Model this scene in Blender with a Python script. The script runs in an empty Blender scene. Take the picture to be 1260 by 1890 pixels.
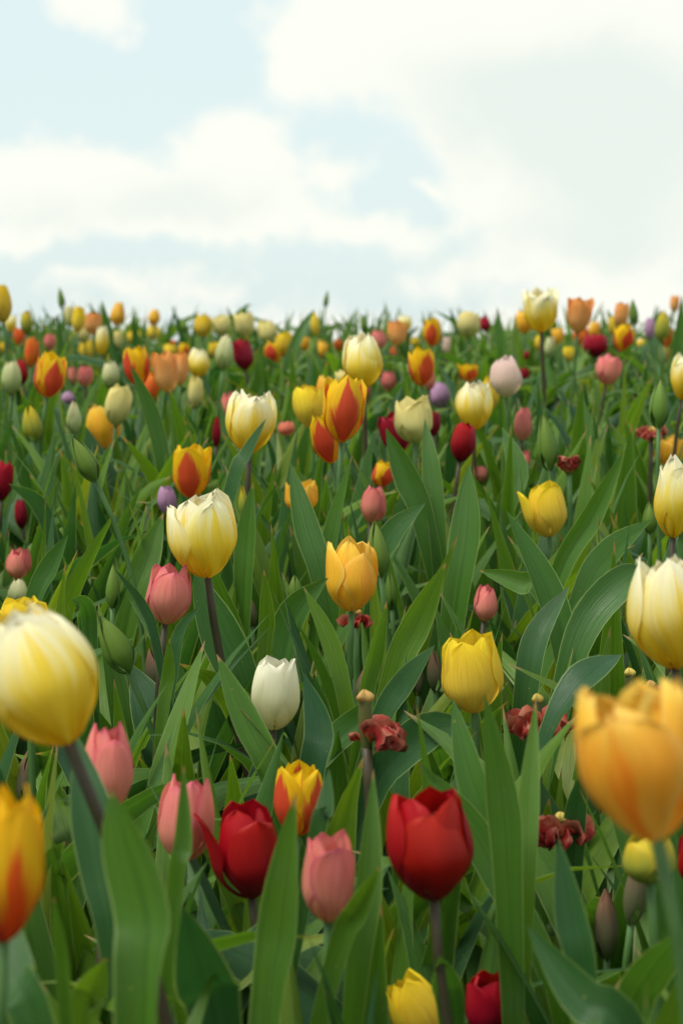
import bpy, math, random
import numpy as np
from mathutils import Vector, Matrix

# ------------------------------------------------------------------ camera, light, exposure
SC = bpy.context.scene
COL = SC.collection
F = 3675.0                      # focal length in photo pixels (1890 px tall frame)
EYE = 0.65
YH = 640.0                      # photo row of eye level
PITCH = math.atan((945.0 - YH) / F)
cam_data = bpy.data.cameras.new("camera")
cam = bpy.data.objects.new("camera", cam_data)
COL.objects.link(cam)
cam.location = (0, 0, EYE)
cam.rotation_euler = (math.pi / 2 - PITCH, 0, 0)
cam_data.sensor_fit = 'VERTICAL'
cam_data.sensor_height = 36.0
cam_data.sensor_width = 24.0
cam_data.lens = 70.0
cam_data.clip_start = 0.05
cam_data.clip_end = 3000
cam_data.dof.use_dof = True
cam_data.dof.focus_distance = 1.66
cam_data.dof.aperture_fstop = 10.5
SC.camera = cam

SUN_EL, SUN_AZ = math.radians(62), math.radians(-118)    # azimuth from +y (view direction), negative = left
sun_data = bpy.data.lights.new("sun", 'SUN')
sun_data.energy = 2.5
sun_data.angle = math.radians(28)
sun_data.color = (1.0, 0.95, 0.86)
sun = bpy.data.objects.new("sun", sun_data)
COL.objects.link(sun)
sdir = Vector((math.sin(SUN_AZ) * math.cos(SUN_EL), math.cos(SUN_AZ) * math.cos(SUN_EL), math.sin(SUN_EL)))
sun.rotation_euler = sdir.to_track_quat('Z', 'Y').to_euler()
sun.location = (0, 0, 20)

SC.view_settings.view_transform = 'Standard'
SC.view_settings.look = 'None'
SC.view_settings.gamma = 1
SC.view_settings.exposure = 0.62
SC.view_settings.use_curve_mapping = False


class NT:
    """small helper for shader node trees"""
    def __init__(self, tree):
        self.t = tree
        tree.nodes.clear()

    def n(self, typ, **kw):
        nd = self.t.nodes.new(typ)
        for k, v in kw.items():
            setattr(nd, k, v)
        return nd

    def l(self, a, b):
        self.t.links.new(a, b)

    def put(self, sock, v):
        if isinstance(v, bpy.types.NodeSocket):
            self.l(v, sock)
        elif isinstance(v, (tuple, list)) and len(v) == 3 and sock.type == 'RGBA':
            sock.default_value = (*v, 1)
        else:
            sock.default_value = v

    def m(self, op, a, b=0.0, c=0.0, clamp=False):
        nd = self.n('ShaderNodeMath', operation=op, use_clamp=clamp)
        for i, v in enumerate((a, b, c)):
            self.put(nd.inputs[i], v)
        return nd.outputs[0]

    def ss(self, v, lo, hi, a=0.0, b=1.0):
        nd = self.n('ShaderNodeMapRange', interpolation_type='SMOOTHSTEP')
        for i, x in enumerate((v, lo, hi, a, b)):
            self.put(nd.inputs[i], x)
        return nd.outputs[0]

    def mix(self, f, a, b, blend='MIX'):
        nd = self.n('ShaderNodeMix', data_type='RGBA', blend_type=blend)
        self.put(nd.inputs[0], f)
        self.put(nd.inputs[6], a)
        self.put(nd.inputs[7], b)
        return nd.outputs[2]

    def ramp(self, f, stops):
        nd = self.n('ShaderNodeValToRGB')
        el = nd.color_ramp.elements
        while len(el) < len(stops):
            el.new(0.5)
        for e, (p, c) in zip(el, stops):
            e.position = p
            e.color = (*c, 1)
        self.put(nd.inputs[0], f)
        return nd.outputs[0]

    def noise(self, vec, scale=1.0, detail=3.0, rough=0.5):
        nd = self.n('ShaderNodeTexNoise')
        if vec is not None:
            self.l(vec, nd.inputs['Vector'])
        nd.inputs['Scale'].default_value = scale
        nd.inputs['Detail'].default_value = detail
        nd.inputs['Roughness'].default_value = rough
        return nd.outputs[0]

    def xyz(self, x, y, z):
        nd = self.n('ShaderNodeCombineXYZ')
        for i, v in enumerate((x, y, z)):
            self.put(nd.inputs[i], v)
        return nd.outputs[0]


# ------------------------------------------------------------------ sky: Nishita air with cumulus
world = bpy.data.worlds.new("World")
SC.world = world
world.use_nodes = True
w = NT(world.node_tree)
sky = w.n('ShaderNodeTexSky', sky_type='NISHITA')
sky.sun_disc = False
sky.sun_elevation = SUN_EL
sky.sun_rotation = SUN_AZ
sky.air_density = 1.0
sky.dust_density = 2.0
tc = w.n('ShaderNodeTexCoord').outputs['Generated']
sep = w.n('ShaderNodeSeparateXYZ')
w.l(tc, sep.inputs[0])
dx, dy, dz = sep.outputs
az = w.m('MULTIPLY', w.m('ARCTAN2', dx, dy), 36.75)          # 1 unit = 1.56 degrees
el = w.m('MULTIPLY', w.m('ARCSINE', dz), 36.75)
n_big = w.noise(tc, 16.0, 6.0, 0.55)
sc2 = w.n('ShaderNodeVectorMath', operation='ADD')
w.l(tc, sc2.inputs[0]); sc2.inputs[1].default_value = (3.1, 1.7, 5.3)
n_two = w.noise(sc2.outputs[0], 16.0, 6.0, 0.55)
n_fine = w.noise(tc, 42.0, 5.0, 0.6)
n_wide = w.noise(tc, 3.2, 3.0, 0.5)
az = w.m('ADD', az, w.m('MULTIPLY', w.m('SUBTRACT', n_big, 0.5), 2.6))
el = w.m('ADD', el, w.m('MULTIPLY', w.m('SUBTRACT', n_two, 0.5), 2.2))


def blob_sum(blobs):
    tot = None
    for bx, by, rx, ry, amp in blobs:
        u = w.m('DIVIDE', w.m('SUBTRACT', az, (bx - 630) / 100), rx / 100)
        v = w.m('DIVIDE', w.m('SUBTRACT', el, (YH - by) / 100), ry / 100)
        q = w.m('ADD', w.m('MULTIPLY', u, u), w.m('MULTIPLY', v, v))
        g = w.m('MULTIPLY', w.m('POWER', 2.718, w.m('MULTIPLY', q, -1.0)), amp)
        tot = g if tot is None else w.m('ADD', tot, g)
    return tot


cloud_d = blob_sum([(700, 40, 250, 100, .95), (1080, 110, 340, 190, 1.0), (1170, 360, 260, 210, .9), (860, 190, 190, 95, .55),
                    (540, 140, 50, 60, .5), (450, 300, 105, 85, .95), (225, 335, 100, 70, .85), (40, 335, 100, 80, .85), (320, 395, 190, 60, .6), (30, 440, 70, 40, .5),
                    (640, 430, 200, 38, .62), (980, 375, 120, 62, .7), (620, 350, 55, 34, .4), (787, 348, 30, 16, .4),
                    (190, 50, 80, 60, .8), (320, 525, 200, 42, .45), (900, 505, 260, 40, .45), (630, 640, 1100, 70, .62), (120, 530, 160, 30, .3), (1150, 560, 160, 40, .3)])
far_cloud = w.ss(n_wide, .42, .62)
in_view = w.ss(w.m('ABSOLUTE', az), 8.0, 14.0)
in_view = w.m('MAXIMUM', in_view, w.ss(el, 8.0, 13.0))
cloud_d = w.m('ADD', cloud_d, w.m('MULTIPLY', far_cloud, w.m('MULTIPLY', in_view, .8)))
cloud_d = w.m('ADD', cloud_d, w.m('MULTIPLY', w.m('SUBTRACT', n_fine, 0.5), 0.85))
mask = w.ss(cloud_d, .21, .67)
grey = blob_sum([(930, 190, 260, 95, .8), (1170, 300, 230, 190, .95), (340, 375, 190, 50, .62), (60, 385, 110, 38, .4), (1000, 470, 300, 60, .4)])
grey = w.m('ADD', grey, w.m('MULTIPLY', w.m('SUBTRACT', n_two, 0.5), .5))
grey = w.m('ADD', grey, w.m('MULTIPLY', w.m('SUBTRACT', n_fine, 0.5), .3))
grey = w.m('ADD', grey, w.m('MULTIPLY', w.ss(n_two, .45, .7), w.m('MULTIPLY', in_view, .5)))
ccol = w.mix(w.ss(grey, .1, .95), (0.662, 0.662, 0.600), (0.543, 0.590, 0.550))
bg_sky = w.n('ShaderNodeBackground')
w.l(sky.outputs[0], bg_sky.inputs[0])
bg_sky.inputs[1].default_value = 0.085
bg_haze = w.n('ShaderNodeBackground')            # thin bright veil of high cloud over the blue
bg_haze.inputs[0].default_value = (0.560, 0.650, 0.642, 1)
bg_haze.inputs[1].default_value = 1.0
mx0 = w.n('ShaderNodeMixShader')
mx0.inputs[0].default_value = 0.80
w.l(bg_sky.outputs[0], mx0.inputs[1]); w.l(bg_haze.outputs[0], mx0.inputs[2])
bg_cloud = w.n('ShaderNodeBackground')
w.l(ccol, bg_cloud.inputs[0])
bg_cloud.inputs[1].default_value = 1.0
mx = w.n('ShaderNodeMixShader')
w.l(w.m('MULTIPLY', mask, .90), mx.inputs[0]); w.l(mx0.outputs[0], mx.inputs[1]); w.l(bg_cloud.outputs[0], mx.inputs[2])
wo = w.n('ShaderNodeOutputWorld')
w.l(mx.outputs[0], wo.inputs[0])

# ------------------------------------------------------------------ helpers
rng = random.Random(11)
CAMP = np.array([0, 0, EYE])
FW = np.array([0, math.cos(PITCH), -math.sin(PITCH)])
UP = np.array([0, math.sin(PITCH), math.cos(PITCH)])
RT = np.array([1.0, 0, 0])


def at(px, py, d):
    """point of the place seen at photo pixel (px, py), d metres along the view axis"""
    return CAMP + d * (FW + RT * ((px - 630) / F) - UP * ((py - 945) / F))


def project(P):
    P = np.asarray(P) - CAMP
    d = P @ FW
    d = np.where(d < .05, .05, d)
    return 630 + F * (P @ RT) / d, 945 - F * (P @ UP) / d, d


def smooth(a, b, x):
    t = np.clip((x - a) / (b - a), 0, 1)
    return t * t * (3 - 2 * t)


def ground_z(y):
    """bed rises gently away from the camera, crests and falls off behind"""
    y = np.asarray(y, float)
    return 0.36 * smooth(0.6, 5.0, y) - 0.35 * smooth(5.5, 9.5, y) - 3.0 * smooth(8.0, 40.0, y)


def gz(y):
    return float(ground_z(y))


def tag(o, label=None, cat=None, group=None, kind=None):
    if label: o['label'] = label
    if cat: o['category'] = cat
    if group: o['group'] = group
    if kind: o['kind'] = kind
    return o


def mesh(name, V, Fc, mats, uv=None, tint=None, fmat=None):
    me = bpy.data.meshes.new(name)
    me.from_pydata(np.asarray(V).tolist(), [], Fc)
    for m in mats:
        me.materials.append(m)
    n = len(me.polygons)
    me.polygons.foreach_set('use_smooth', [True] * n)
    if fmat is not None:
        me.polygons.foreach_set('material_index', fmat)
    if uv is not None:
        lay = me.uv_layers.new(name='UVMap')
        vi = np.empty(len(me.loops), int)
        me.loops.foreach_get('vertex_index', vi)
        lay.data.foreach_set('uv', np.asarray(uv)[vi].astype(np.float32).ravel())
    if tint is not None:
        at_ = me.attributes.new('tint', 'FLOAT', 'POINT')
        arr = np.full(len(V), tint, np.float32) if np.isscalar(tint) else np.asarray(tint, np.float32)
        at_.data.foreach_set('value', arr)
    me.update()
    return me


def link(name, me, parent=None, mat=None):
    o = bpy.data.objects.new(name, me)
    COL.objects.link(o)
    if parent is not None:
        o.parent = parent
    if mat is not None:
        o.matrix_local = mat
    return o


def grid_faces(nv, nu, off=0):
    out = []
    for j in range(nv - 1):
        for i in range(nu - 1):
            a = off + j * nu + i
            out.append((a, a + 1, a + nu + 1, a + nu))
    return out


# ------------------------------------------------------------------ materials
def new_mat(name):
    m = bpy.data.materials.new(name)
    m.use_nodes = True
    return m, NT(m.node_tree)


def leafy_shader(t, col, tcol, rough, trans, bump=None, spec=0.35):
    p = t.n('ShaderNodeBsdfPrincipled')
    t.put(p.inputs['Base Color'], col)
    t.put(p.inputs['Roughness'], rough)
    p.inputs['Specular IOR Level'].default_value = spec
    tr = t.n('ShaderNodeBsdfTranslucent')
    t.put(tr.inputs[0], tcol)
    if bump is not None:
        b = t.n('ShaderNodeBump')
        b.inputs['Strength'].default_value = bump[1]
        b.inputs['Distance'].default_value = bump[2]
        t.l(bump[0], b.inputs['Height'])
        t.l(b.outputs[0], p.inputs['Normal'])
        t.l(b.outputs[0], tr.inputs['Normal'])
    mxs = t.n('ShaderNodeMixShader')
    t.put(mxs.inputs[0], trans)
    t.l(p.outputs[0], mxs.inputs[1]); t.l(tr.outputs[0], mxs.inputs[2])
    o = t.n('ShaderNodeOutputMaterial')
    t.l(mxs.outputs[0], o.inputs[0])


def uvs(t):
    uvn = t.n('ShaderNodeUVMap', uv_map='UVMap')
    s = t.n('ShaderNodeSeparateXYZ')
    t.l(uvn.outputs[0], s.inputs[0])
    return s.outputs[0], s.outputs[1]


def rnd_tint(t):
    a = t.n('ShaderNodeAttribute', attribute_name='tint').outputs['Fac']
    r = t.n('ShaderNodeObjectInfo').outputs['Random']
    return a, t.m('FRACT', t.m('ADD', a, r))


def make_leaf_mat():
    m, t = new_mat('tulip_leaf_green')
    u, v = uvs(t)
    r, _ = rnd_tint(t)
    base = t.ramp(r, [(0.0, (.018, .072, .024)), (.25, (.036, .110, .018)), (.6, (.064, .154, .013)), (.9, (.102, .192, .013)), (1.0, (.14, .19, .016))])
    veins = t.noise(t.xyz(t.m('MULTIPLY', u, 34.0), t.m('MULTIPLY', v, 1.3), t.m('MULTIPLY', r, 40.0)), 1.0, 3.0, .6)
    geo = t.n('ShaderNodeNewGeometry').outputs['Position']
    blot = t.noise(geo, 28.0, 4.0, .6)
    c = t.mix(t.ss(veins, .3, .75, 0.0, .6), base, t.mix(1.0, base, (1.55, 1.5, 1.6), 'MULTIPLY'))
    c = t.mix(t.ss(blot, .45, .8, 0.0, .28), c, (.070, .145, .050))                 # waxy grey bloom
    wide = t.noise(t.xyz(t.m('MULTIPLY', u, 6.0), t.m('MULTIPLY', v, 1.0), t.m('MULTIPLY', r, 90.0)), 1.0, 2.0, .5)
    c = t.mix(t.ss(wide, .35, .68, .38, 0.0), c, t.mix(1.0, c, (.60, .70, .75), 'MULTIPLY'))
    mid = t.ss(t.m('ABSOLUTE', t.m('SUBTRACT', u, .5)), 0.0, .05, .6, 0.0)
    c = t.mix(mid, c, t.mix(1.0, c, (.62, .70, .6), 'MULTIPLY'))                      # midrib
    edge = t.ss(t.m('ABSOLUTE', t.m('SUBTRACT', u, .5)), .455, .50)
    c = t.mix(t.m('MULTIPLY', edge, .85), c, (.24, .33, .12))                        # pale margin
    spk = t.noise(geo, 420.0, 2.0, .5)
    c = t.mix(t.m('MULTIPLY', t.ss(spk, .70, .76), t.ss(blot, .5, .6)), c, (.24, .25, .05))   # yellow flecks
    tip = t.m('MULTIPLY', t.ss(t.m('ADD', v, t.m('MULTIPLY', t.m('SUBTRACT', blot, .5), .05)), .965, .985), t.ss(r, .45, .55))
    c = t.mix(tip, c, (.30, .20, .08))                                               # dried tips
    tc_ = t.mix(1.0, c, (2.1, 1.9, .8), 'MULTIPLY')
    rough = t.ss(blot, .3, .7, .36, .58)
    leafy_shader(t, c, tc_, rough, .36, (veins, .5, .0014), .40)
    return m


def make_stem_mat(name, lo, hi):
    m, t = new_mat(name)
    geo = t.n('ShaderNodeNewGeometry').outputs['Position']
    n = t.noise(geo, 60.0, 4.0, .6)
    c = t.mix(n, lo, hi)
    leafy_shader(t, c, t.mix(1.0, c, (1.3, 1.3, .8), 'MULTIPLY'), .48, .08, (n, .2, .001), .3)
    return m


def make_petal_mat(name, stops, wob=.16, flame=None, edge=None, streak=.25, trans=.34, rough=.46, tint_amt=.12, mottle=None):
    """stops: colours along the petal; flame: (colour, halfwidth, top) stripe up the middle; edge: (colour, amount)"""
    m, t = new_mat(name)
    u, v = uvs(t)
    a, r = rnd_tint(t)
    ro = t.m('MULTIPLY', r, 37.0)
    au = t.m('ABSOLUTE', t.m('SUBTRACT', t.m('MULTIPLY', u, 2.0), 1.0))
    lng = t.noise(t.xyz(t.m('MULTIPLY', u, 7.0), t.m('MULTIPLY', v, .9), ro), 1.0, 4.0, .6)
    fin = t.noise(t.xyz(t.m('MULTIPLY', u, 38.0), t.m('MULTIPLY', v, 2.0), ro), 1.0, 3.0, .6)
    vv = t.m('ADD', v, t.m('MULTIPLY', t.m('SUBTRACT', lng, .5), wob * 2))
    vv = t.m('ADD', vv, t.m('MULTIPLY', t.m('SUBTRACT', fin, .5), wob * .6), clamp=True)
    c = t.ramp(vv, stops)
    if flame:
        fc, hw, top = flame
        lim = t.m('MULTIPLY', t.m('POWER', t.m('MAXIMUM', t.m('SUBTRACT', 1.0, t.m('DIVIDE', v, top)), 0.0), .72), hw)
        lim = t.m('ADD', lim, t.m('MULTIPLY', t.m('SUBTRACT', fin, .5), .42))
        lim = t.m('ADD', lim, t.m('MULTIPLY', t.m('SUBTRACT', lng, .5), .95))
        f = t.ss(t.m('SUBTRACT', lim, au), -.08, .14)
        f = t.m('MULTIPLY', f, t.ss(v, .0, .06))
        c = t.mix(t.m('MULTIPLY', f, .95), c, fc)
    if edge:
        ec, amt = edge
        e = t.m('MAXIMUM', t.ss(t.m('ADD', au, t.m('MULTIPLY', t.m('SUBTRACT', fin, .5), .2)), .74, 1.0), t.ss(v, .88, 1.0))
        c = t.mix(t.m('MULTIPLY', e, amt), c, ec)
    if mottle:
        geo = t.n('ShaderNodeNewGeometry').outputs['Position']
        c = t.mix(t.ss(t.noise(geo, 130.0, 4.0, .6), .5, .7, 0.0, .7), c, mottle)  # noise patches blend the petal towards a second colour
    c = t.mix(t.ss(fin, .35, .75, 0.0, min(1.0, streak * 1.7)), c, t.mix(1.0, c, (.80, .72, .62), 'MULTIPLY'))
    hsv = t.n('ShaderNodeHueSaturation')
    t.l(c, hsv.inputs['Color'])
    t.l(t.m('ADD', t.m('MULTIPLY', r, tint_amt), 1.0 - tint_amt * .5), hsv.inputs['Value'])
    t.l(t.m('ADD', t.m('MULTIPLY', r, .012), .494), hsv.inputs['Hue'])
    c = hsv.outputs[0]
    leafy_shader(t, c, c, rough, trans, (fin, .35, .0012), .22)
    return m


LEAF = make_leaf_mat()
STEM_G = make_stem_mat('stem_green', (.055, .135, .035), (.085, .18, .045))
STEM_P = make_stem_mat('stem_purple_brown', (.040, .036, .018), (.080, .062, .034))
YEL = (.80, .50, .008)
PM = {
    'cream': make_petal_mat('petal_cream_yellow', [(0, (.78, .42, .008)), (.15, (.88, .59, .02)), (.42, (.90, .69, .06)), (.62, (.92, .80, .26)), (.80, (.93, .88, .52)), (1, (.93, .90, .68))], .42, flame=((.89, .67, .05), .30, .97)),
    'bigflame': make_petal_mat('petal_yellow_red_base', [(0, (.52, .02, .015)), (.16, (.66, .08, .015)), (.34, (.84, .36, .01)), (.55, (.88, .58, .01)), (1, (.88, .52, .01))], .34, flame=((.78, .09, .01), .46, .9)),
    'gold': make_petal_mat('petal_golden', [(0, (.76, .52, .05)), (.3, (.86, .50, .03)), (.7, (.88, .50, .04)), (1, (.90, .58, .07))], .3, edge=((.89, .62, .14), .6), flame=((.88, .42, .04), .34, .95)),
    'orange': make_petal_mat('petal_orange_flushed', [(0, (.80, .55, .08)), (.3, (.89, .52, .05)), (.6, (.89, .44, .03)), (1, (.91, .60, .08))], .5, edge=((.91, .66, .16), .6), flame=((.88, .32, .02), .36, .85)),
    'yel': make_petal_mat('petal_yellow', [(0, (.60, .50, .07)), (.3, (.80, .60, .07)), (.6, (.86, .64, .05)), (1, (.90, .68, .02))], .3, streak=.4, flame=((.72, .50, .05), .2, .8)),
    'red': make_petal_mat('petal_red', [(0, (.13, .005, .016)), (.4, (.28, .004, .012)), (1, (.44, .006, .010))], .12, trans=.26, rough=.40),
    'dred': make_petal_mat('petal_dark_red', [(0, (.16, .006, .016)), (1, (.36, .01, .03))], .12, trans=.22),
    'pink': make_petal_mat('petal_salmon_pink', [(0, (.66, .42, .16)), (.16, (.70, .30, .19)), (.6, (.80, .27, .22)), (1, (.80, .23, .21))], .12, edge=((.72, .12, .22), .65), streak=.5),
    'coral': make_petal_mat('petal_coral', [(0, (.66, .34, .12)), (.2, (.72, .22, .12)), (1, (.80, .24, .14))], .12, edge=((.72, .16, .16), .5)),
    'flame': make_petal_mat('petal_red_flamed_yellow', [(0, (.80, .42, .01)), (1, (.86, .58, .01))], .1, flame=((.66, .07, .03), 1.12, .97)),
    'flame_in': make_petal_mat('petal_flame_inner', [(0, (.80, .36, .01)), (.4, (.84, .50, .008)), (1, (.88, .60, .01))], .1, flame=((.80, .22, .02), .22, .7)),
    'ored': make_petal_mat('petal_orange_red', [(0, (.75, .24, .02)), (.5, (.72, .10, .02)), (1, (.80, .20, .02))], .2, edge=((.84, .42, .03), .6)),
    'white': make_petal_mat('petal_white', [(0, (.76, .66, .28)), (.25, (.86, .80, .46)), (.6, (.89, .86, .62)), (1, (.90, .88, .72))], .15, streak=.15, flame=((.82, .78, .48), .2, .8)),
    'apri': make_petal_mat('petal_apricot', [(0, (.72, .48, .12)), (.3, (.82, .46, .16)), (1, (.86, .36, .09))], .2, edge=((.88, .40, .08), .4)),
    'lilac': make_petal_mat('petal_lilac', [(0, (.48, .38, .40)), (.3, (.50, .28, .46)), (1, (.55, .33, .52))], .12),
    'pale': make_petal_mat('petal_pale_green_yellow', [(0, (.34, .42, .12)), (.35, (.66, .62, .24)), (.75, (.80, .70, .28)), (1, (.82, .72, .26))], .2),
    'greenish': make_petal_mat('petal_green_cream', [(0, (.26, .36, .09)), (.5, (.50, .55, .24)), (1, (.72, .68, .40))], .2, trans=.25),
    'blush': make_petal_mat('petal_blush', [(0, (.62, .62, .32)), (.3, (.80, .62, .48)), (1, (.82, .58, .56))], .2, edge=((.84, .76, .66), .6)),
    'gbud': make_petal_mat('petal_green_bud', [(0, (.085, .175, .025)), (.5, (.125, .22, .03)), (1, (.18, .27, .05))], .2, edge=((.05, .11, .018), .7), trans=.12, rough=.5),
    'ybud': make_petal_mat('petal_yellow_green_bud', [(0, (.15, .22, .04)), (.5, (.30, .33, .04)), (1, (.66, .50, .02))], .25, edge=((.70, .52, .02), .5), trans=.2),
    'rbud': make_petal_mat('petal_brown_bud', [(0, (.09, .13, .05)), (.5, (.14, .12, .07)), (1, (.26, .10, .07))], .3, edge=((.22, .17, .09), .4), trans=.12),
    'wilt': make_petal_mat('petal_wilted_red', [(0, (.60, .36, .07)), (.3, (.46, .055, .035)), (1, (.34, .025, .028))], .45, edge=((.58, .27, .18), .5), streak=.5, trans=.32, mottle=(.50, .24, .16)),
}
POD_M = make_stem_mat('pod_olive', (.06, .08, .02), (.12, .11, .03))
STIG_M = make_stem_mat('stigma_tan', (.36, .18, .05), (.52, .34, .10))
STIG_Y = make_stem_mat('stigma_yellow', (.48, .36, .06), (.60, .44, .10))

# ------------------------------------------------------------------ ground
gm, gt = new_mat('garden_soil')
gp = gt.n('ShaderNodeNewGeometry').outputs['Position']
gn = gt.noise(gp, 35.0, 8.0, .65)
gn2 = gt.noise(gp, 3.0, 3.0, .5)
gc = gt.ramp(gn, [(.3, (.018, .013, .008)), (.6, (.045, .032, .02)), (.8, (.08, .062, .04))])
gc = gt.mix(gt.ss(gn2, .45, .7, 0.0, .5), gc, (.02, .04, .012))
gb = gt.n('ShaderNodeBsdfPrincipled')
gt.l(gc, gb.inputs['Base Color']); gb.inputs['Roughness'].default_value = .9
bmp = gt.n('ShaderNodeBump'); bmp.inputs['Distance'].default_value = .02
gt.l(gn, bmp.inputs['Height']); gt.l(bmp.outputs[0], gb.inputs['Normal'])
go_ = gt.n('ShaderNodeOutputMaterial'); gt.l(gb.outputs[0], go_.inputs[0])
xs = np.concatenate([[-400, -120, -40, -12, -5], np.linspace(-2.5, 2.5, 61), [5, 12, 40, 120, 400]])
ys = np.concatenate([[-60, -15, -4, -1], np.linspace(0, 9, 91), np.linspace(10, 44, 18), [60, 100, 200, 500]])
GX, GY = np.meshgrid(xs, ys)
GZ = ground_z(GY)
nr = np.random.RandomState(3)
inner = (np.abs(GX) < 2.6) & (GY > -.1) & (GY < 9)
GZ = GZ + nr.uniform(-.012, .012, GZ.shape) * inner
ground = link('ground', mesh('ground', np.stack([GX, GY, GZ], -1).reshape(-1, 3), grid_faces(len(ys), len(xs)), [gm]))
tag(ground, kind='structure')

# ------------------------------------------------------------------ leaves
def leaf_width(t, tm=.38, base=.42):
    lo = base + (1 - base) * smooth(0, tm, t)
    q = np.clip((t - tm) / (1 - tm), 0, 1)
    hi = (1 - q ** 1.9) ** 1.0 * (1 - .10 * q)
    return np.where(t < tm, lo, np.maximum(hi, .012))


def sweep(spine, side, width, tm=.38, base=.42, fold=.35, wave=.06, r=None, nu=7, ph=None, tfold=0.0):
    """leaf surface on a spine: side = unit vectors across the blade"""
    n = len(spine)
    t = np.linspace(0, 1, n)
    T = np.gradient(spine, axis=0)
    T /= np.linalg.norm(T, axis=1)[:, None] + 1e-9
    side = side - T * np.sum(side * T, 1)[:, None]
    side /= np.linalg.norm(side, axis=1)[:, None] + 1e-9
    N = np.cross(side, T)
    wd = leaf_width(t, tm, base) * width * .5
    us = np.linspace(-1, 1, nu)
    fo = fold * (1.0 - .55 * smooth(0, .6, t)) + tfold * smooth(.6, 1, t)
    p1, p2 = r.uniform(0, 6.28), r.uniform(0, 6.28)
    f1 = r.uniform(5, 9)
    V, UV = [], []
    for i in range(n):
        for u in us:
            a = abs(u)
            wv = wave * wd[i] * (a ** 2) * math.sin(f1 * t[i] + (p1 if u < 0 else p2))
            off = fo[i] * wd[i] * (a ** 1.5) + wv
            V.append(spine[i] + side[i] * (u * wd[i] * (1 - .25 * fo[i] * a)) + N[i] * off)
            UV.append((.5 + .5 * u, t[i]))
    return np.array(V), grid_faces(n, nu), np.array(UV)


def random_leaf(r, L, W, az, e0, bend, twist, n=11):
    t = np.linspace(0, 1, n)
    elv = e0 - bend * t ** 1.8
    azs = az + r.uniform(-.35, .35) * t ** 1.5
    ds = L / (n - 1)
    d = np.stack([np.cos(elv) * np.cos(azs), np.cos(elv) * np.sin(azs), np.sin(elv)], 1)
    sp = np.vstack([[0, 0, 0], np.cumsum(d[:-1] * ds, 0)])
    sp[:, :2] += .008 * np.array([math.cos(az), math.sin(az)])
    s0 = np.stack([-np.sin(azs), np.cos(azs), np.zeros(n)], 1)
    Tn = d
    out = []
    for i in range(n):
        k = twist * t[i] ** 1.3
        out.append(s0[i] * math.cos(k) + np.cross(Tn[i], s0[i]) * math.sin(k))
    return sweep(sp, np.array(out), W, r.uniform(.3, .45), .5, r.uniform(.3, .85), r.uniform(.10, .40), r)


def catmull(P, n):
    P = np.asarray(P, float)
    P = np.vstack([2 * P[0] - P[1], P, 2 * P[-1] - P[-2]])
    seg = len(P) - 3
    out = []
    for k in range(n):
        x = k / (n - 1) * seg
        i = min(int(x), seg - 1)
        f = x - i
        p0, p1, p2, p3 = P[i:i + 4]
        out.append(.5 * ((2 * p1) + (-p0 + p2) * f + (2 * p0 - 5 * p1 + 4 * p2 - p3) * f ** 2 + (-p0 + 3 * p1 - 3 * p2 + p3) * f ** 3))
    return np.array(out)


# ------------------------------------------------------------------ petals
def petal(r, H, R, rt=.7, vm=.42, phi=0.0, half=62.0, roff=0.0, zs=1.0, tip=.3, curl=0.0, ruff=.0, keel=.05, nv=11, nu=9, wtop=.5, lean=0.0, jag=0.0, wob=1.0):
    """one tulip tepal wrapped on the cup of radius R and height H around local z"""
    v = np.linspace(0, 1, nv) ** 1.15
    v[-1] = 1.0
    us = np.linspace(-1, 1, nu)
    W = R * math.radians(half)
    p1, p2, fr = r.uniform(0, 6.28), r.uniform(0, 6.28), r.uniform(3, 6)
    p3, p4, tw = r.uniform(0, 6.28), r.uniform(0, 6.28), r.uniform(-.13, .13)
    V, UV = [], []
    rb = .16
    for j in range(nv):
        x = v[j]
        if x < vm:
            pr = rb + (1 - rb) * max(0, 1 - (1 - x / vm) ** 1.9) ** .68
        else:
            q = (x - vm) / (1 - vm)
            pr = 1 - (1 - rt) * q ** 1.7
        sh = .30 + .70 * float(smooth(0, wtop, x))
        if x > wtop:
            q = (x - wtop) / (1 - wtop)
            sh = (1 - q ** (2.1 - .6 * tip)) ** (.52 + .42 * tip)
        wdt = max(W * sh, W * .012)
        for u in us:
            arc = u * wdt
            Re = R * (.35 + .65 * pr)
            ang = phi + arc / Re + tw * x
            rad = R * pr + roff * R * (.3 + .7 * x)
            rad += keel * R * math.exp(-(u / .16) ** 2) * x * (1.2 - x) * 2
            rad += curl * R * x ** 5
            rad += lean * R * x ** 2
            rad += wob * R * x * (.040 * math.sin(2.1 * u + 4.2 * x + p3) + .022 * math.sin(6.3 * u + 2.0 * x + p4))
            rad += ruff * R * x ** 2.5 * math.sin(fr * u + p1) * .5
            rad -= .05 * R * abs(u) ** 3 * (1 - x)
            z = H * x * zs + ruff * H * .12 * x ** 3 * math.sin(fr * 1.4 * u + p2) + jag * H * .03 * x ** 6 * math.sin(9 * u + p1)
            z -= H * .03 * math.cos(u * 1.5) * (1 - x) ** 6
            V.append((rad * math.cos(ang), rad * math.sin(ang), z))
            UV.append((.5 + .5 * u, x))
    return np.array(V), grid_faces(nv, nu), np.array(UV)


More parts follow.
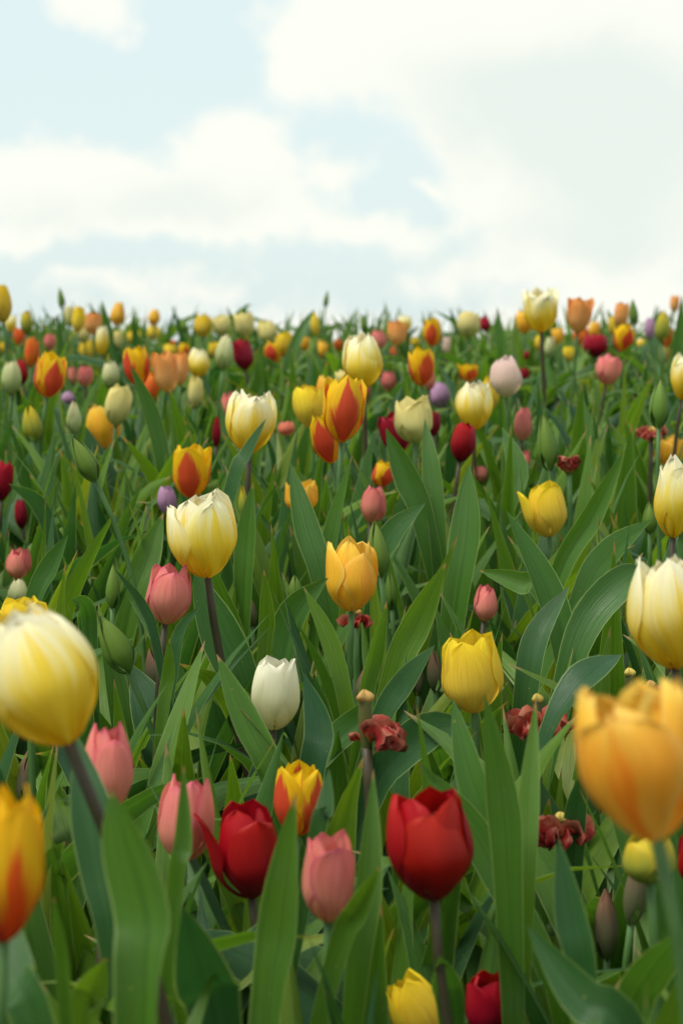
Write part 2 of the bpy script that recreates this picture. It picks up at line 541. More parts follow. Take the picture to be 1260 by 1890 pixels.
def tube(P, rad, ns=8, cap=True):
    P = np.asarray(P, float)
    n = len(P)
    T = np.gradient(P, axis=0)
    T /= np.linalg.norm(T, axis=1)[:, None]
    ref = np.array([0, 1.0, 0]) if abs(T[0][1]) < .8 else np.array([1.0, 0, 0])
    V, Fc = [], []
    for i in range(n):
        s = np.cross(T[i], ref); s /= np.linalg.norm(s)
        b = np.cross(s, T[i])
        for k in range(ns):
            a = 2 * math.pi * k / ns
            V.append(P[i] + rad[i] * (math.cos(a) * s + math.sin(a) * b))
    for i in range(n - 1):
        for k in range(ns):
            a, b_ = i * ns + k, i * ns + (k + 1) % ns
            Fc.append((a, b_, b_ + ns, a + ns))
    if cap:
        Fc.append(tuple(range((n - 1) * ns, n * ns)))
    return np.array(V), Fc


def bez(p0, p1, p2, p3, n):
    t = np.linspace(0, 1, n)[:, None]
    return (1 - t) ** 3 * p0 + 3 * (1 - t) ** 2 * t * p1 + 3 * (1 - t) * t ** 2 * p2 + t ** 3 * p3


KIND = {   # material, inner material, defaults, group, category, name
    'cream': dict(H=.070, rt=.70, vm=.50, tip=.20, jag=1, ruff=.10, stem='P', group='cream and yellow tulips'),
    'gold': dict(H=.065, rt=.72, tip=.32, ruff=.08, group='golden orange tulips'),
    'yel': dict(H=.062, rt=.70, tip=.25, ruff=.06, group='yellow tulips'),
    'red': dict(H=.060, rt=.74, tip=.05, ruff=.05, stem='P', group='red tulips'),
    'dred': dict(H=.056, rt=.8, tip=.2, ruff=.08, stem='P', group='dark red tulips'),
    'pink': dict(H=.055, rt=.66, tip=.42, ruff=.05, stem='P', group='pink tulips'),
    'coral': dict(H=.055, rt=.70, tip=.5, ruff=.06, group='coral tulips'),
    'flame': dict(H=.064, rt=.80, tip=.62, ruff=.05, group='red and yellow flamed tulips'),
    'ored': dict(H=.060, rt=.7, tip=.6, ruff=.06, group='orange red tulips'),
    'white': dict(H=.059, rt=.70, tip=.12, ruff=.06, stem='P', group='white tulips'),
    'apri': dict(H=.060, rt=.95, tip=.15, ruff=.12, group='apricot tulips'),
    'lilac': dict(H=.052, rt=.5, tip=.3, group='lilac tulips'),
    'pale': dict(H=.060, rt=.82, tip=.2, ruff=.12, group='pale yellow tulips'),
    'greenish': dict(H=.056, rt=.45, tip=.5, group='green cream tulips'),
    'blush': dict(H=.060, rt=.5, tip=.2, ruff=.04, group='blush tulips'),
    'gbud': dict(H=.056, rt=.03, tip=.85, vm=.34, bud=1, group='closed green tulip buds'),
    'ybud': dict(H=.052, rt=.18, tip=.7, vm=.36, bud=1, group='yellow green tulip buds'),
    'rbud': dict(H=.054, rt=.05, tip=.85, vm=.36, bud=1, group='brown tulip buds'),
    'wilt': dict(H=.05, group='wilted tulips'),
}
# kind, x, y, w, h (photo pixels of the head), tilt in degrees (+ = top to the right), options, label, short name for neighbours
FL = [
 # ---- foreground
 ('cream', 72, 1243, 208, 282, -22, dict(lean=210, ph=-75, rt=.5, vm=.5, ruff=.06, hi=1, H=.071), 'huge blurred cream and yellow tulip in front at the left edge', 'big cream tulip at left'),
 ('flame', 14, 1580, 142, 315, 4, dict(H=.07, hi=1, ph=-60, rt=.6, m='bigflame'), 'big blurred yellow tulip with red flames cut by lower left edge', 'flamed tulip at lower left'),
 ('gold', 1178, 1405, 228, 290, -14, dict(m='orange', H=.060, zo=[.90, .95, .97], rt=.76, ruff=.24, ph=-118, hi=1, tip=.3, jag=1, vm=.52), 'big blurred golden orange tulip in front at the right', 'big blurred orange tulip'),
 ('cream', 1232, 1128, 150, 212, -9, dict(ph=-80, rt=.42, vm=.46, zo=[.97, .95, .98], ro=[.9, 1.0, 1.0], hi=1), 'large cream and yellow tulip at the right edge above the blurred orange one', 'large cream tulip at right edge'),
 ('red', 795, 1557, 160, 204, -3, dict(ph=-82, rt=.80, hi=1, lean=120, zo=[.86, .97, .96], vm=.46, ro=[.80, .78, .80], zi=[.97, 1.0, .96], tip=.05, ruff=.06), 'large round red tulip right of centre at the bottom, widest red one', 'large round red tulip'),
 ('red', 455, 1567, 122, 178, -6, dict(ph=-55, rt=.78, hi=1, lean=15, flare=1), 'red tulip with one petal spreading left, beside a broad leaf', 'red tulip with spreading petal'),
 ('pink', 607, 1614, 96, 178, 1, dict(ph=-70, rt=.86, H=.053, stem='G', hi=1), 'pink tulip on green stem between two broad leaves, lowest pink one', 'lowest pink tulip'),
 ('pink', 343, 1508, 104, 160, 3, dict(ph=-120, rt=.6, hi=1), 'salmon pink tulip with a narrow leaf crossing in front', 'pink tulip behind narrow leaf'),
 ('pink', 199, 1414, 98, 176, 3, dict(ph=-60, rt=.6, hi=1), 'pink tulip tucked behind the big cream tulip stem', 'pink tulip by cream stem'),
 ('red', 905, 1855, 94, 126, 2, dict(H=.041, rt=.8), 'small red tulip cut by the bottom edge', 'red tulip at bottom edge'),
 ('yel', 772, 1872, 104, 178, -30, dict(H=.058, rt=.55, vm=.5, ph=-70, zo=[.95, .97, .96]), 'yellow tulip leaning left, cut by the bottom edge', 'yellow tulip at bottom edge'),
 ('red', 1272, 1585, 46, 96, 0, dict(H=.05, d=1.15), 'red tulip barely showing at the right edge below the orange bloom', ''),
 ('yel', 1195, 1580, 100, 100, -8, dict(H=.035, d=1.08, rt=.7, m='ybud'), 'yellow green blurred tulip hidden under the big orange one', ''),
 ('flame', 551, 1472, 92, 136, 2, dict(ph=-30, H=.05, rt=.8, hi=1), 'yellow tulip with red flames between leaves, above the lowest pink one', 'small flamed tulip'),
 ('rbud', 1174, 1632, 44, 160, 2, dict(H=.055), 'tall pinkish brown bud in a pair at lower right, upper one', 'tall brownish bud at lower right'),
 ('rbud', 1118, 1705, 48, 140, 6, dict(H=.05), 'fat green bud with orange tip at lower right', ''),
 # ---- sharp middle
 ('cream', 375, 986, 126, 158, -5, dict(ph=-62, rt=.80, jag=1.0, ruff=.10, lean=120, hi=1), 'cream tulip with jagged rim and golden base on a brown stem, left of centre', 'jagged cream tulip'),
 ('white', 507, 1278, 92, 137, 2, dict(ph=-118, rt=.72, hi=1, zo=[.96, .99, .97], ro=[.9, 1.0, .9], zi=[.95, .95, .97]), 'only white tulip, on a dark stem near the centre', 'white tulip'),
 ('gold', 651, 1058, 94, 137, 2, dict(ph=-55, rt=.74, hi=1, tip=.4, zo=[.80, .92, .92], ro=[.80, .9, 1.22], zi=[.95, 1.0, .97]), 'golden orange tulip on a straight green stem at the centre', 'golden tulip at the centre'),
 ('yel', 869, 1240, 118, 150, -5, dict(ph=-100, rt=.76, hi=1, zo=[.95, .96, .90], ro=[.82, .95, 1.1], zi=[.97, 1.0, .96]), 'yellow tulip right of centre above the large red one', 'yellow tulip right of centre'),
 ('yel', 1006, 938, 76, 104, -8, dict(ph=-60, rt=.66, hi=1, flare=1, lean=28), 'yellow tulip with one petal flicked out left, on a bare stem', 'yellow tulip with flicked petal'),
 ('pink', 313, 1092, 88, 118, 8, dict(ph=-80, rt=.66, stem='P', H=.052, hi=1), 'salmon pink tulip just below the jagged cream one', 'pink tulip below jagged cream'),
 ('pink', 34, 1038, 48, 60, 8, dict(H=.036, ph=-100), 'small pink tulip peeping between leaves at the left edge', 'small pink tulip at left'),
 ('pink', 897, 1112, 46, 70, 12, dict(H=.036, rt=.5), 'half hidden pink tulip with magenta tips behind a leaf right of centre', 'half hidden pink tulip'),
 ('gbud', 212, 1188, 56, 126, -24, dict(lean=58, H=.055, hi=1, ph=-60), 'large green bud on a long curving stem, left of centre', 'large green bud'),
 ('gbud', 209, 1080, 28, 90, -3, dict(H=.045), 'slim green bud standing just above the large green bud', ''),
 ('greenish', 35, 1094, 40, 60, 0, dict(H=.034, rt=.3), 'pale greenish bud behind the big cream tulip at left', ''),
 ('yel', 42, 1140, 96, 80, 0, dict(H=.045, d=1.45, rt=.95), 'yellow tulip mostly hidden behind the big cream one at left', ''),
 ('rbud', 284, 1236, 38, 90, -4, dict(H=.046), 'dark maroon bud with red tip between leaves at left', 'dark maroon bud'),
 ('rbud', 50, 1436, 36, 108, 3, dict(H=.045), 'dark green bud with a brown tip below the big cream tulip', ''),
 ('gbud', 697, 1012, 40, 110, -6, dict(H=.055, lean=38, hi=1, ph=-70), 'pale green bud touching the right side of the golden tulip', 'bud beside golden tulip'),
 ('gbud', 720, 1090, 24, 76, 0, dict(H=.042), 'small green bud low behind the golden tulip', ''),
 ('gbud', 545, 1087, 28, 56, 2, dict(H=.03), 'tiny green bud left of the golden tulip', ''),
 ('rbud', 461, 1126, 25, 66, -2, dict(H=.036), 'tiny brown bud between leaves below the jagged cream tulip', ''),
 ('rbud', 672, 1265, 34, 72, 4, dict(H=.035, d=1.75), 'tan bud rising behind the wilted tulip at the centre', ''),
 ('rbud', 801, 1238, 29, 84, 0, dict(H=.044), 'olive bud standing left of the yellow tulip right of centre', ''),
 ('rbud', 772, 1252, 21, 70, 0, dict(H=.038), 'thin pinkish bud between leaves left of the olive bud', ''),
 ('rbud', 978, 1186, 38, 92, 12, dict(H=.047), 'green bud with reddish split top beside a wavy dark leaf', 'reddish bud by wavy leaf'),
 ('gbud', 1076, 1232, 36, 78, 4, dict(H=.044), 'plain light green bud low among leaves at right', 'light green bud at right'),
 ('gbud', 590, 994, 22, 54, 10, dict(H=.034), 'small pale green bud above the golden tulip, to its left', ''),
 ('ybud', 448, 925, 18, 62, 2, dict(H=.034), 'slim yellow green bud right of the jagged cream tulip', ''),
 ('gbud', 1198, 955, 28, 62, 0, dict(H=.036), 'small yellow green bud at right above the large cream tulip', ''),
 # ---- upper middle
 ('gbud', 155, 845, 40, 100, -26, dict(lean=62, H=.052, hi=1, ph=-75), 'green bud tilted left on a long bent stem, upper left', 'tilted green bud at left'),
 ('gbud', 1007, 815, 36, 110, -1, dict(d=2.3, H=.056, ph=-80, lean=8), 'tall upright green bud above the yellow tulip with flicked petal', 'tall upright bud at right'),
 ('gbud', 1216, 742, 38, 98, -5, dict(H=.058, ph=-90, lean=24), 'tall green bud on a dark stem near the right edge', 'green bud near right edge'),
 ('flame', 353, 867, 72, 102, 2, dict(ph=-100, rt=.86, hi=1), 'red and yellow flamed tulip directly behind the jagged cream one', 'flamed tulip above jagged cream'),
 ('lilac', 309, 922, 36, 56, 4, dict(d=2.35), 'lilac tulip peeping out left of the jagged cream one', 'lilac tulip by jagged cream'),
 ('red', 6, 885, 38, 78, 3, dict(H=.052), 'red tulip cut by the left edge in the upper half', 'red tulip at left edge'),
 ('dred', 39, 946, 24, 60, -2, dict(H=.042, rt=.5), 'slim dark red tulip near the left edge', ''),
 ('red', 400, 796, 17, 60, 4, dict(H=.046, rt=.4), 'slim red tulip bud left of the cream and yellow bloom', ''),
 ('cream', 463, 778, 92, 116, 2, dict(ph=-80, rt=.74, H=.068, jag=1, lean=30), 'cream topped yellow tulip with a dark leaf across its front', 'cream tulip behind dark leaf'),
 ('cream', 669, 663, 76, 104, 4, dict(ph=-100, rt=.6, H=.07), 'tall cream and yellow tulip rising above the flamed pair, near the skyline', 'tall cream tulip near skyline'),
 ('flame', 633, 752, 80, 126, 0, dict(ph=-82, H=.07, rt=.78, tip=.85, zo=[1.0, .92, .93], ro=[.75, 1.2, 1.15]), 'largest flamed tulip of the cluster, red blade facing front', 'largest flamed tulip'),
 ('flame', 601, 805, 58, 100, -12, dict(ph=-105, H=.058, rt=.7), 'flamed tulip leaning left at the front of the cluster', 'leaning flamed tulip'),
 ('yel', 572, 748, 62, 86, -4, dict(H=.06), 'bright yellow tulip at the left of the flamed cluster', 'yellow tulip of the cluster'),
 ('gold', 603, 722, 42, 62, 4, dict(H=.046, d=2.75), 'orange tulip squeezed between the yellow and the largest flamed tulip', ''),
 ('pale', 637, 697, 36, 36, 0, dict(H=.03, d=3.0), 'pale yellow rim showing above the largest flamed tulip', ''),
 ('pale', 763, 770, 74, 92, 2, dict(ph=-70, H=.062), 'pale yellow ruffled tulip with greenish base, standing before dark red ones', 'pale ruffled yellow tulip'),
 ('dred', 728, 797, 58, 78, -14, dict(H=.058), 'dark red tulip behind the pale ruffled one, on its left', 'dark red tulip'),
 ('dred', 799, 780, 26, 48, 0, dict(H=.04, d=2.9), 'dark red tulip barely visible right of the pale ruffled one', ''),
 ('red', 854, 814, 46, 76, 4, dict(H=.05, rt=.5), 'crimson tulip standing alone left of the tall upright bud', 'crimson tulip'),
 ('lilac', 810, 727, 40, 50, 2, dict(H=.048), 'lilac tulip at upper right behind the pale ruffled yellow one', 'lilac tulip at right'),
 ('cream', 874, 746, 68, 94, -4, dict(ph=-110, H=.066, rt=.6), 'creamy yellow tulip below the blush one, its rim closing in', 'creamy tulip below the blush'),
 ('yel', 904, 726, 36, 66, 6, dict(H=.055, d=3.2), 'yellow tulip hidden behind the creamy one below the blush', ''),
 ('blush', 933, 693, 62, 78, -4, dict(ph=-100, lean=40), 'only pale blush pink tulip, egg shaped, upper right', 'blush tulip'),
 ('flame', 707, 873, 40, 52, 3, dict(H=.04, ph=-60, d=2.45), 'small flamed tulip right above a pink one at the centre', 'small flamed tulip above pink'),
 ('pink', 689, 929, 48, 72, 2, dict(H=.046, d=2.25), 'pink tulip half covered by leaves under a small flamed one', 'leaf covered pink tulip'),
 ('gold', 557, 915, 62, 62, 0, dict(H=.042, d=2.25, rt=1.0, tip=.7), 'yellow orange tulip split by a leaf in front, below the flamed cluster', 'yellow tulip split by leaf'),
 ('pink', 886, 874, 28, 32, 0, dict(H=.026), 'small pink tulip top right of the centre, above the yellow bloom', ''),
 ('coral', 528, 790, 32, 28, 0, dict(H=.026, d=3.0), 'small salmon tulip between the cream bloom and the flamed cluster', ''),
 ('pink', 421, 746, 30, 50, 0, dict(H=.046, d=3.2), 'pink tulip half hidden left of the cream bloom', ''),
 ('pink', 965, 782, 34, 64, 2, dict(H=.05), 'dusty pink tulip behind the stem of the blush one', 'dusty pink tulip'),
 ('pink', 968, 850, 24, 40, 2, dict(H=.036), 'faint pink tulip low beside the tall upright bud', ''),
 ('gold', 1233, 830, 54, 58, 2, dict(H=.045, rt=.9), 'orange tulip behind a bud stem at the right edge', 'orange tulip at right edge'),
 ('cream', 1246, 914, 78, 154, 2, dict(H=.072, ph=-70, rt=.75, hi=1), 'cream white tulip with yellow veins cut by the right edge', 'cream white tulip at right edge'),
 ('cream', 1262, 694, 50, 86, 2, dict(H=.064, ph=-120), 'small cream tulip cut by the right edge near the skyline', ''),
 ('gold', 190, 787, 64, 82, 2, dict(ph=-100, rt=.78), 'golden tulip above the tilted green bud, upper left', 'golden tulip at upper left'),
 ('pale', 219, 745, 48, 80, 2, dict(H=.062, ph=-60, rt=.7), 'creamy green striped tulip just behind the golden one at upper left', 'creamy green tulip'),
 ('ybud', 60, 781, 38, 70, -12, dict(H=.052, lean=24), 'green bud opening yellow, tilted left, upper left', 'yellow opening bud'),
 ('greenish', 138, 770, 30, 66, 4, dict(H=.05, rt=.2), 'pale green bud left of the golden tulip', ''),
 ('lilac', 126, 735, 30, 28, 0, dict(H=.03), 'small lilac tulip at upper left below the flamed one', 'small lilac tulip'),
 ('flame', 94, 690, 58, 86, 4, dict(ph=-70, rt=.86), 'red and yellow flamed tulip at upper left, open rim', 'flamed tulip at upper left'),
 ('greenish', 22, 695, 38, 68, -2, dict(), 'pale green cream tulip at the far left', ''),
 ('pale', 205, 690, 34, 56, 2, dict(H=.05, rt=.4, m='greenish'), 'closed pale yellow green tulip above the creamy green one', ''),
 ('pink', 158, 692, 30, 42, 6, dict(H=.042, rt=.9), 'small pink tulip right of the flamed one at upper left', ''),
 ('pink', 133, 692, 16, 34, 0, dict(H=.036, d=4.0), 'narrow pink tulip beside the small pink one at upper left', ''),
 # ---- back rows and skyline
 ('yel', 3, 557, 38, 74, 0, dict(H=.066), 'yellow tulip against the sky cut by the left edge', 'yellow tulip at left skyline'),
 ('pale', 50, 594, 24, 46, 0, dict(H=.052, rt=.4, m='ybud'), 'greenish yellow bud against the sky near the left edge', ''),
 ('gbud', 113, 551, 13, 44, -2, dict(H=.05), 'thin green bud highest on the left skyline', 'thin bud on left skyline'),
 ('yel', 145, 588, 26, 50, 3, dict(H=.056), 'yellow tulip on the skyline right of the thin green bud', 'yellow skyline tulip'),
 ('pale', 128, 583, 18, 40, 0, dict(H=.046, d=4.6), 'pale yellow tulip touching the yellow one on the left skyline', ''),
 ('gold', 218, 578, 28, 46, 1, dict(H=.056, rt=.5), 'orange yellow egg shaped tulip on the left skyline', 'egg shaped orange skyline tulip'),
 ('gold', 285, 585, 23, 32, 1, dict(H=.046, rt=.5), 'small golden tulip topmost of two stacked on the skyline', 'small golden skyline tulip'),
 ('yel', 284, 614, 28, 30, 0, dict(H=.044), 'small yellow tulip directly under the small golden skyline one', ''),
 ('yel', 247, 622, 28, 28, 0, dict(H=.04), 'small ruffled yellow tulip left of the two stacked ones', ''),
 ('cream', 189, 627, 25, 56, 2, dict(H=.062), 'slim cream and yellow tulip under the egg shaped orange one', ''),
 ('pale', 219, 626, 18, 40, 0, dict(H=.046), 'slim pale yellow tulip directly under the egg shaped orange one', ''),
 ('ored', 59, 648, 28, 58, 3, dict(H=.056), 'orange red tulip with yellow edge at upper left, above the flamed one', ''),
 ('red', 41, 684, 24, 50, -10, dict(H=.048, rt=.5), 'bright red tulip touching the pale green one at far left', ''),
 ('pink', 92, 630, 22, 32, 0, dict(H=.036), 'pink tulip top on the left skyline above the flamed one', ''),
 ('yel', 6, 640, 15, 22, 0, dict(H=.03), 'tiny yellow tulip at the left edge under the skyline bloom', ''),
 ('flame', 252, 672, 48, 80, -4, dict(H=.064, ph=-130, m='flame'), 'yellow tulip with a red side, left of the apricot pair', 'yellow tulip with red side'),
 ('ored', 279, 712, 32, 60, 10, dict(H=.052, ph=-80), 'salmon red closed tulip hanging below the apricot pair', ''),
 ('apri', 306, 685, 46, 78, -2, dict(H=.062, ph=-100), 'apricot tulip at left of an overlapping pair, upper left', 'apricot pair'),
 ('apri', 335, 678, 30, 64, 6, dict(H=.056, rt=.6), 'apricot tulip at right of an overlapping pair, upper left', ''),
 ('pale', 367, 668, 42, 56, 0, dict(H=.054, rt=.5, m='cream'), 'round pale yellow tulip right of the apricot pair', 'round pale yellow tulip'),
 ('yel', 361, 722, 28, 62, 2, dict(H=.054, m='pale'), 'yellow green tulip under the round pale yellow one', ''),
 ('yel', 313, 645, 28, 24, 0, dict(H=.034), 'small yellow tulip just above the apricot pair', ''),
 ('ored', 320, 633, 14, 14, 0, dict(H=.024, d=5.8), 'tiny orange red tulip on the skyline above the apricot pair', ''),
 ('gbud', 339, 600, 14, 27, -14, dict(H=.04), 'small dark green bud on the skyline above the round pale tulip', ''),
 ('yel', 410, 600, 38, 42, 0, dict(H=.054, m='pale'), 'pale yellow tulip on the skyline, left one of a loose trio', ''),
 ('pale', 452, 598, 36, 50, 0, dict(H=.058), 'pale yellow tulip on the skyline, middle one of a loose trio', 'pale yellow skyline trio'),
 ('pale', 493, 611, 36, 46, -6, dict(H=.056, rt=.55), 'pale yellow tulip on the skyline, right one of a loose trio', ''),
 ('yel', 395, 645, 24, 30, 0, dict(H=.04), 'small yellow tulip under the left pale skyline tulip', ''),
 ('greenish', 415, 648, 34, 68, 4, dict(H=.06), 'pale green cream tulip left of the dark red skyline one', ''),
 ('dred', 449, 652, 38, 60, -2, dict(H=.056, rt=.95), 'deep red tulip just under the pale yellow skyline trio', 'deep red tulip near skyline'),
 ('yel', 581, 597, 18, 48, 0, dict(H=.056, rt=.5), 'yellow tulip partly behind a leaf on the centre skyline', 'yellow tulip on centre skyline'),
 ('gold', 563, 633, 20, 28, 0, dict(H=.036), 'small orange tulip under the centre skyline leaf', ''),
 ('gbud', 602, 552, 10, 32, 2, dict(H=.044), 'tiny bud on a hair thin stem highest at the centre skyline', 'tiny bud at centre skyline'),
 ('gbud', 671, 597, 14, 36, -6, dict(H=.05, d=4.8), 'green bud poking up above the tall cream tulip', ''),
 ('ored', 624, 636, 18, 24, 0, dict(H=.034), 'tiny orange tulip left of the tall cream one', ''),
 ('pink', 717, 702, 30, 40, 0, dict(H=.046), 'pink tulip right of the tall cream one', 'pink tulip by tall cream'),
 ('pink', 676, 724, 18, 26, 0, dict(H=.034, d=4.2), 'small pink tulip below the tall cream one', ''),
 ('apri', 733, 613, 36, 48, -1, dict(H=.056, ph=-80), 'apricot tulip on the skyline right of the tall cream one', 'apricot tulip on centre skyline'),
 ('flame', 797, 611, 34, 56, 2, dict(H=.06, ph=-100), 'red and yellow tulip against the sky right of the apricot one', 'flamed skyline tulip'),
 ('ored', 727, 650, 18, 26, 0, dict(H=.034), 'small orange red tulip under the apricot skyline one', ''),
 ('yel', 765, 630, 20, 18, 0, dict(H=.028), 'tiny yellow tulip left of the flamed skyline one', ''),
 ('flame', 778, 674, 48, 74, -6, dict(H=.06, ph=-70, rt=.95), 'open yellow tulip with red stripe under the flamed skyline one', 'open flamed tulip at right'),
 ('pink', 792, 697, 22, 46, 2, dict(H=.042, d=3.2), 'pink tulip overlapping the open flamed one', ''),
 ('pink', 823, 636, 16, 36, 0, dict(H=.042, m='blush'), 'pale pink tulip right of the flamed skyline one', ''),
 ('yel', 864, 598, 44, 50, 2, dict(H=.058, m='pale'), 'pale yellow tulip on the skyline left of a tall leaf', 'yellow tulip left of tall leaf'),
 ('flame', 865, 686, 36, 34, 0, dict(H=.036, rt=1.1, d=3.9), 'orange yellow tulip top above the creamy one', ''),
 ('cream', 996, 573, 62, 78, -3, dict(H=.07, rt=1.02, ruff=.3, ph=-80, jag=3), 'large ruffled cream yellow tulip against the sky at right', 'ruffled cream skyline tulip'),
 ('apri', 1068, 581, 45, 66, 0, dict(H=.062, ph=-90, rt=1.0), 'apricot tulip against the sky right of the ruffled cream one', 'apricot skyline tulip'),
 ('gold', 1097, 607, 22, 34, 4, dict(H=.044), 'orange yellow tulip behind the apricot skyline one', ''),
 ('red', 1099, 636, 46, 46, 4, dict(H=.05), 'dark red tulip under the apricot skyline one', 'red tulip under apricot'),
 ('pink', 1123, 680, 46, 60, 4, dict(H=.054), 'coral pink tulip at upper right below the red one', 'coral pink tulip'),
 ('gold', 1146, 580, 28, 50, 4, dict(H=.056, m='apri'), 'apricot yellow tulip touching a green bud on the right skyline', ''),
 ('gbud', 1168, 577, 18, 52, 1, dict(H=.056), 'green bud against the sky beside the apricot yellow tulip', 'green bud on right skyline'),
 ('yel', 1130, 600, 18, 36, -6, dict(H=.046), 'small yellow tulip left of the green bud on the right skyline', ''),
 ('flame', 1150, 622, 38, 54, 2, dict(H=.056, ph=-60), 'yellow tulip with orange stripe under the green skyline bud', ''),
 ('lilac', 1198, 606, 20, 44, 2, dict(H=.05), 'lilac pink tulip against the sky at right', 'lilac skyline tulip'),
 ('ybud', 1222, 602, 30, 62, 4, dict(H=.058), 'green bud with leaf beside it right of the lilac skyline tulip', ''),
 ('apri', 1244, 560, 18, 32, 2, dict(H=.044), 'apricot tulip high at the right edge behind a leaf', ''),
 ('yel', 1180, 634, 20, 18, 0, dict(H=.03), 'tiny yellow tulip on the right skyline under the lilac one', ''),
 ('ored', 1231, 622, 16, 40, 2, dict(H=.042), 'orange red tulip at the right edge near the skyline', ''),
 ('yel', 993, 632, 16, 30, 2, dict(H=.038), 'small yellow tulip under the ruffled cream skyline one', ''),
 ('dred', 968, 690, 18, 28, 0, dict(H=.034), 'small dark red tulip touching the right of the blush one', ''),
 ('dred', 971, 656, 14, 20, 0, dict(H=.028), 'tiny maroon tulip above the blush one', ''),
 ('yel', 1013, 640, 20, 40, 0, dict(H=.045, m='greenish'), 'green yellow bud under the ruffled cream skyline tulip', ''),
]
# wilted flowers: x, y of the stigma, pod height px, pod width px, depth, petal list (azimuth deg, length px, droop), yellow stigma, label, short
WL = [
 (672, 1284, 96, 27, 1.42, [(-20, 62, .9), (15, 70, 1.2), (-50, 60, .8), (40, 60, .7), (5, 56, .5), (160, 24, .4)], 0, 'wilted tulip with bare pod and shrivelled red petals hanging right, near centre', 'wilted tulip at the centre'),
 (990, 1288, 70, 19, 1.52, [(-10, 66, .6), (-60, 55, .8), (195, 58, .5), (230, 50, .8), (20, 60, .9), (-100, 44, 1.0)], 1, 'wilted tulip with yellow topped pod and curled red petals, behind a narrow leaf', 'wilted tulip behind leaf'),
 (1033, 1508, 54, 23, 1.36, [(20, 58, -.6), (-30, 52, .5), (190, 58, .3), (220, 60, .9), (-90, 44, .9)], 1, 'wilted tulip low at right, red petals spread under a yellow topped pod', 'low wilted tulip at right'),
 (1160, 1240, 40, 18, 1.6, [], 1, 'bare seed pod with pale yellow top, petals all fallen, at right', 'bare seed pod'),
 (1199, 1262, 26, 16, 1.62, [(-90, 26, .9), (-30, 24, .9), (210, 24, .8), (60, 24, .6)], 0, 'shrunken dark red tulip remnant just above the big orange bloom', ''),
 (1048, 852, 24, 14, 2.3, [(-90, 28, -1.2), (-20, 30, -1.1), (200, 30, -1.1), (90, 26, -1.2), (-140, 26, -1.2)], 1, 'wilting small red cup shaped tulip right of the tall upright bud', 'small red cup tulip'),
 (1201, 792, 22, 12, 2.6, [(0, 26, .2), (180, 26, .2), (-60, 24, .7), (240, 24, .6)], 1, 'wilted red tulip with spread petals near the right edge, below a bud', ''),
 (656, 1128, 30, 16, 1.8, [(-90, 26, .9), (200, 26, .8), (-20, 28, .9)], 0, 'withered red tulip hidden behind the golden tulip stem', ''),
]
KEYN = {'gbud': ('tulip_bud', 'tulip bud'), 'ybud': ('tulip_bud', 'tulip bud'), 'rbud': ('tulip_bud', 'tulip bud')}

heads = []            # px, py, rx, ry, depth of every head: leaves must not cover them
plants = []           # (root object, base xyz, short name, head px)


def stem_obj(root, base, headbase, axis, r0, r1, mat, n=12):
    L = np.linalg.norm(headbase - base)
    P = bez(np.zeros(3), np.array([0, 0, L * .45]), (headbase - base) - axis * L * .35, headbase - base, n)
    rad = np.linspace(r0, r1, n)
    V, Fc = tube(P, rad, 8)
    return link('stem', mesh('stem', V, Fc, [mat], None, 0.0), root)


def axis_matrix(axis, pos, roll=0.0):
    z = Vector(axis).normalized()
    x = Vector((1, 0, 0)) - z * z.x
    x.normalize()
    y = z.cross(x)
    return Matrix(((x.x, y.x, z.x, pos[0]), (x.y, y.y, z.y, pos[1]), (x.z, y.z, z.z, pos[2]), (0, 0, 0, 1)))


def add_part(root, name, V, Fc, UV, mat, tint, M=None):
    V = np.asarray(V)
    me = mesh(name, V, Fc, [mat], UV, tint)
    return link(name, me, root, M)


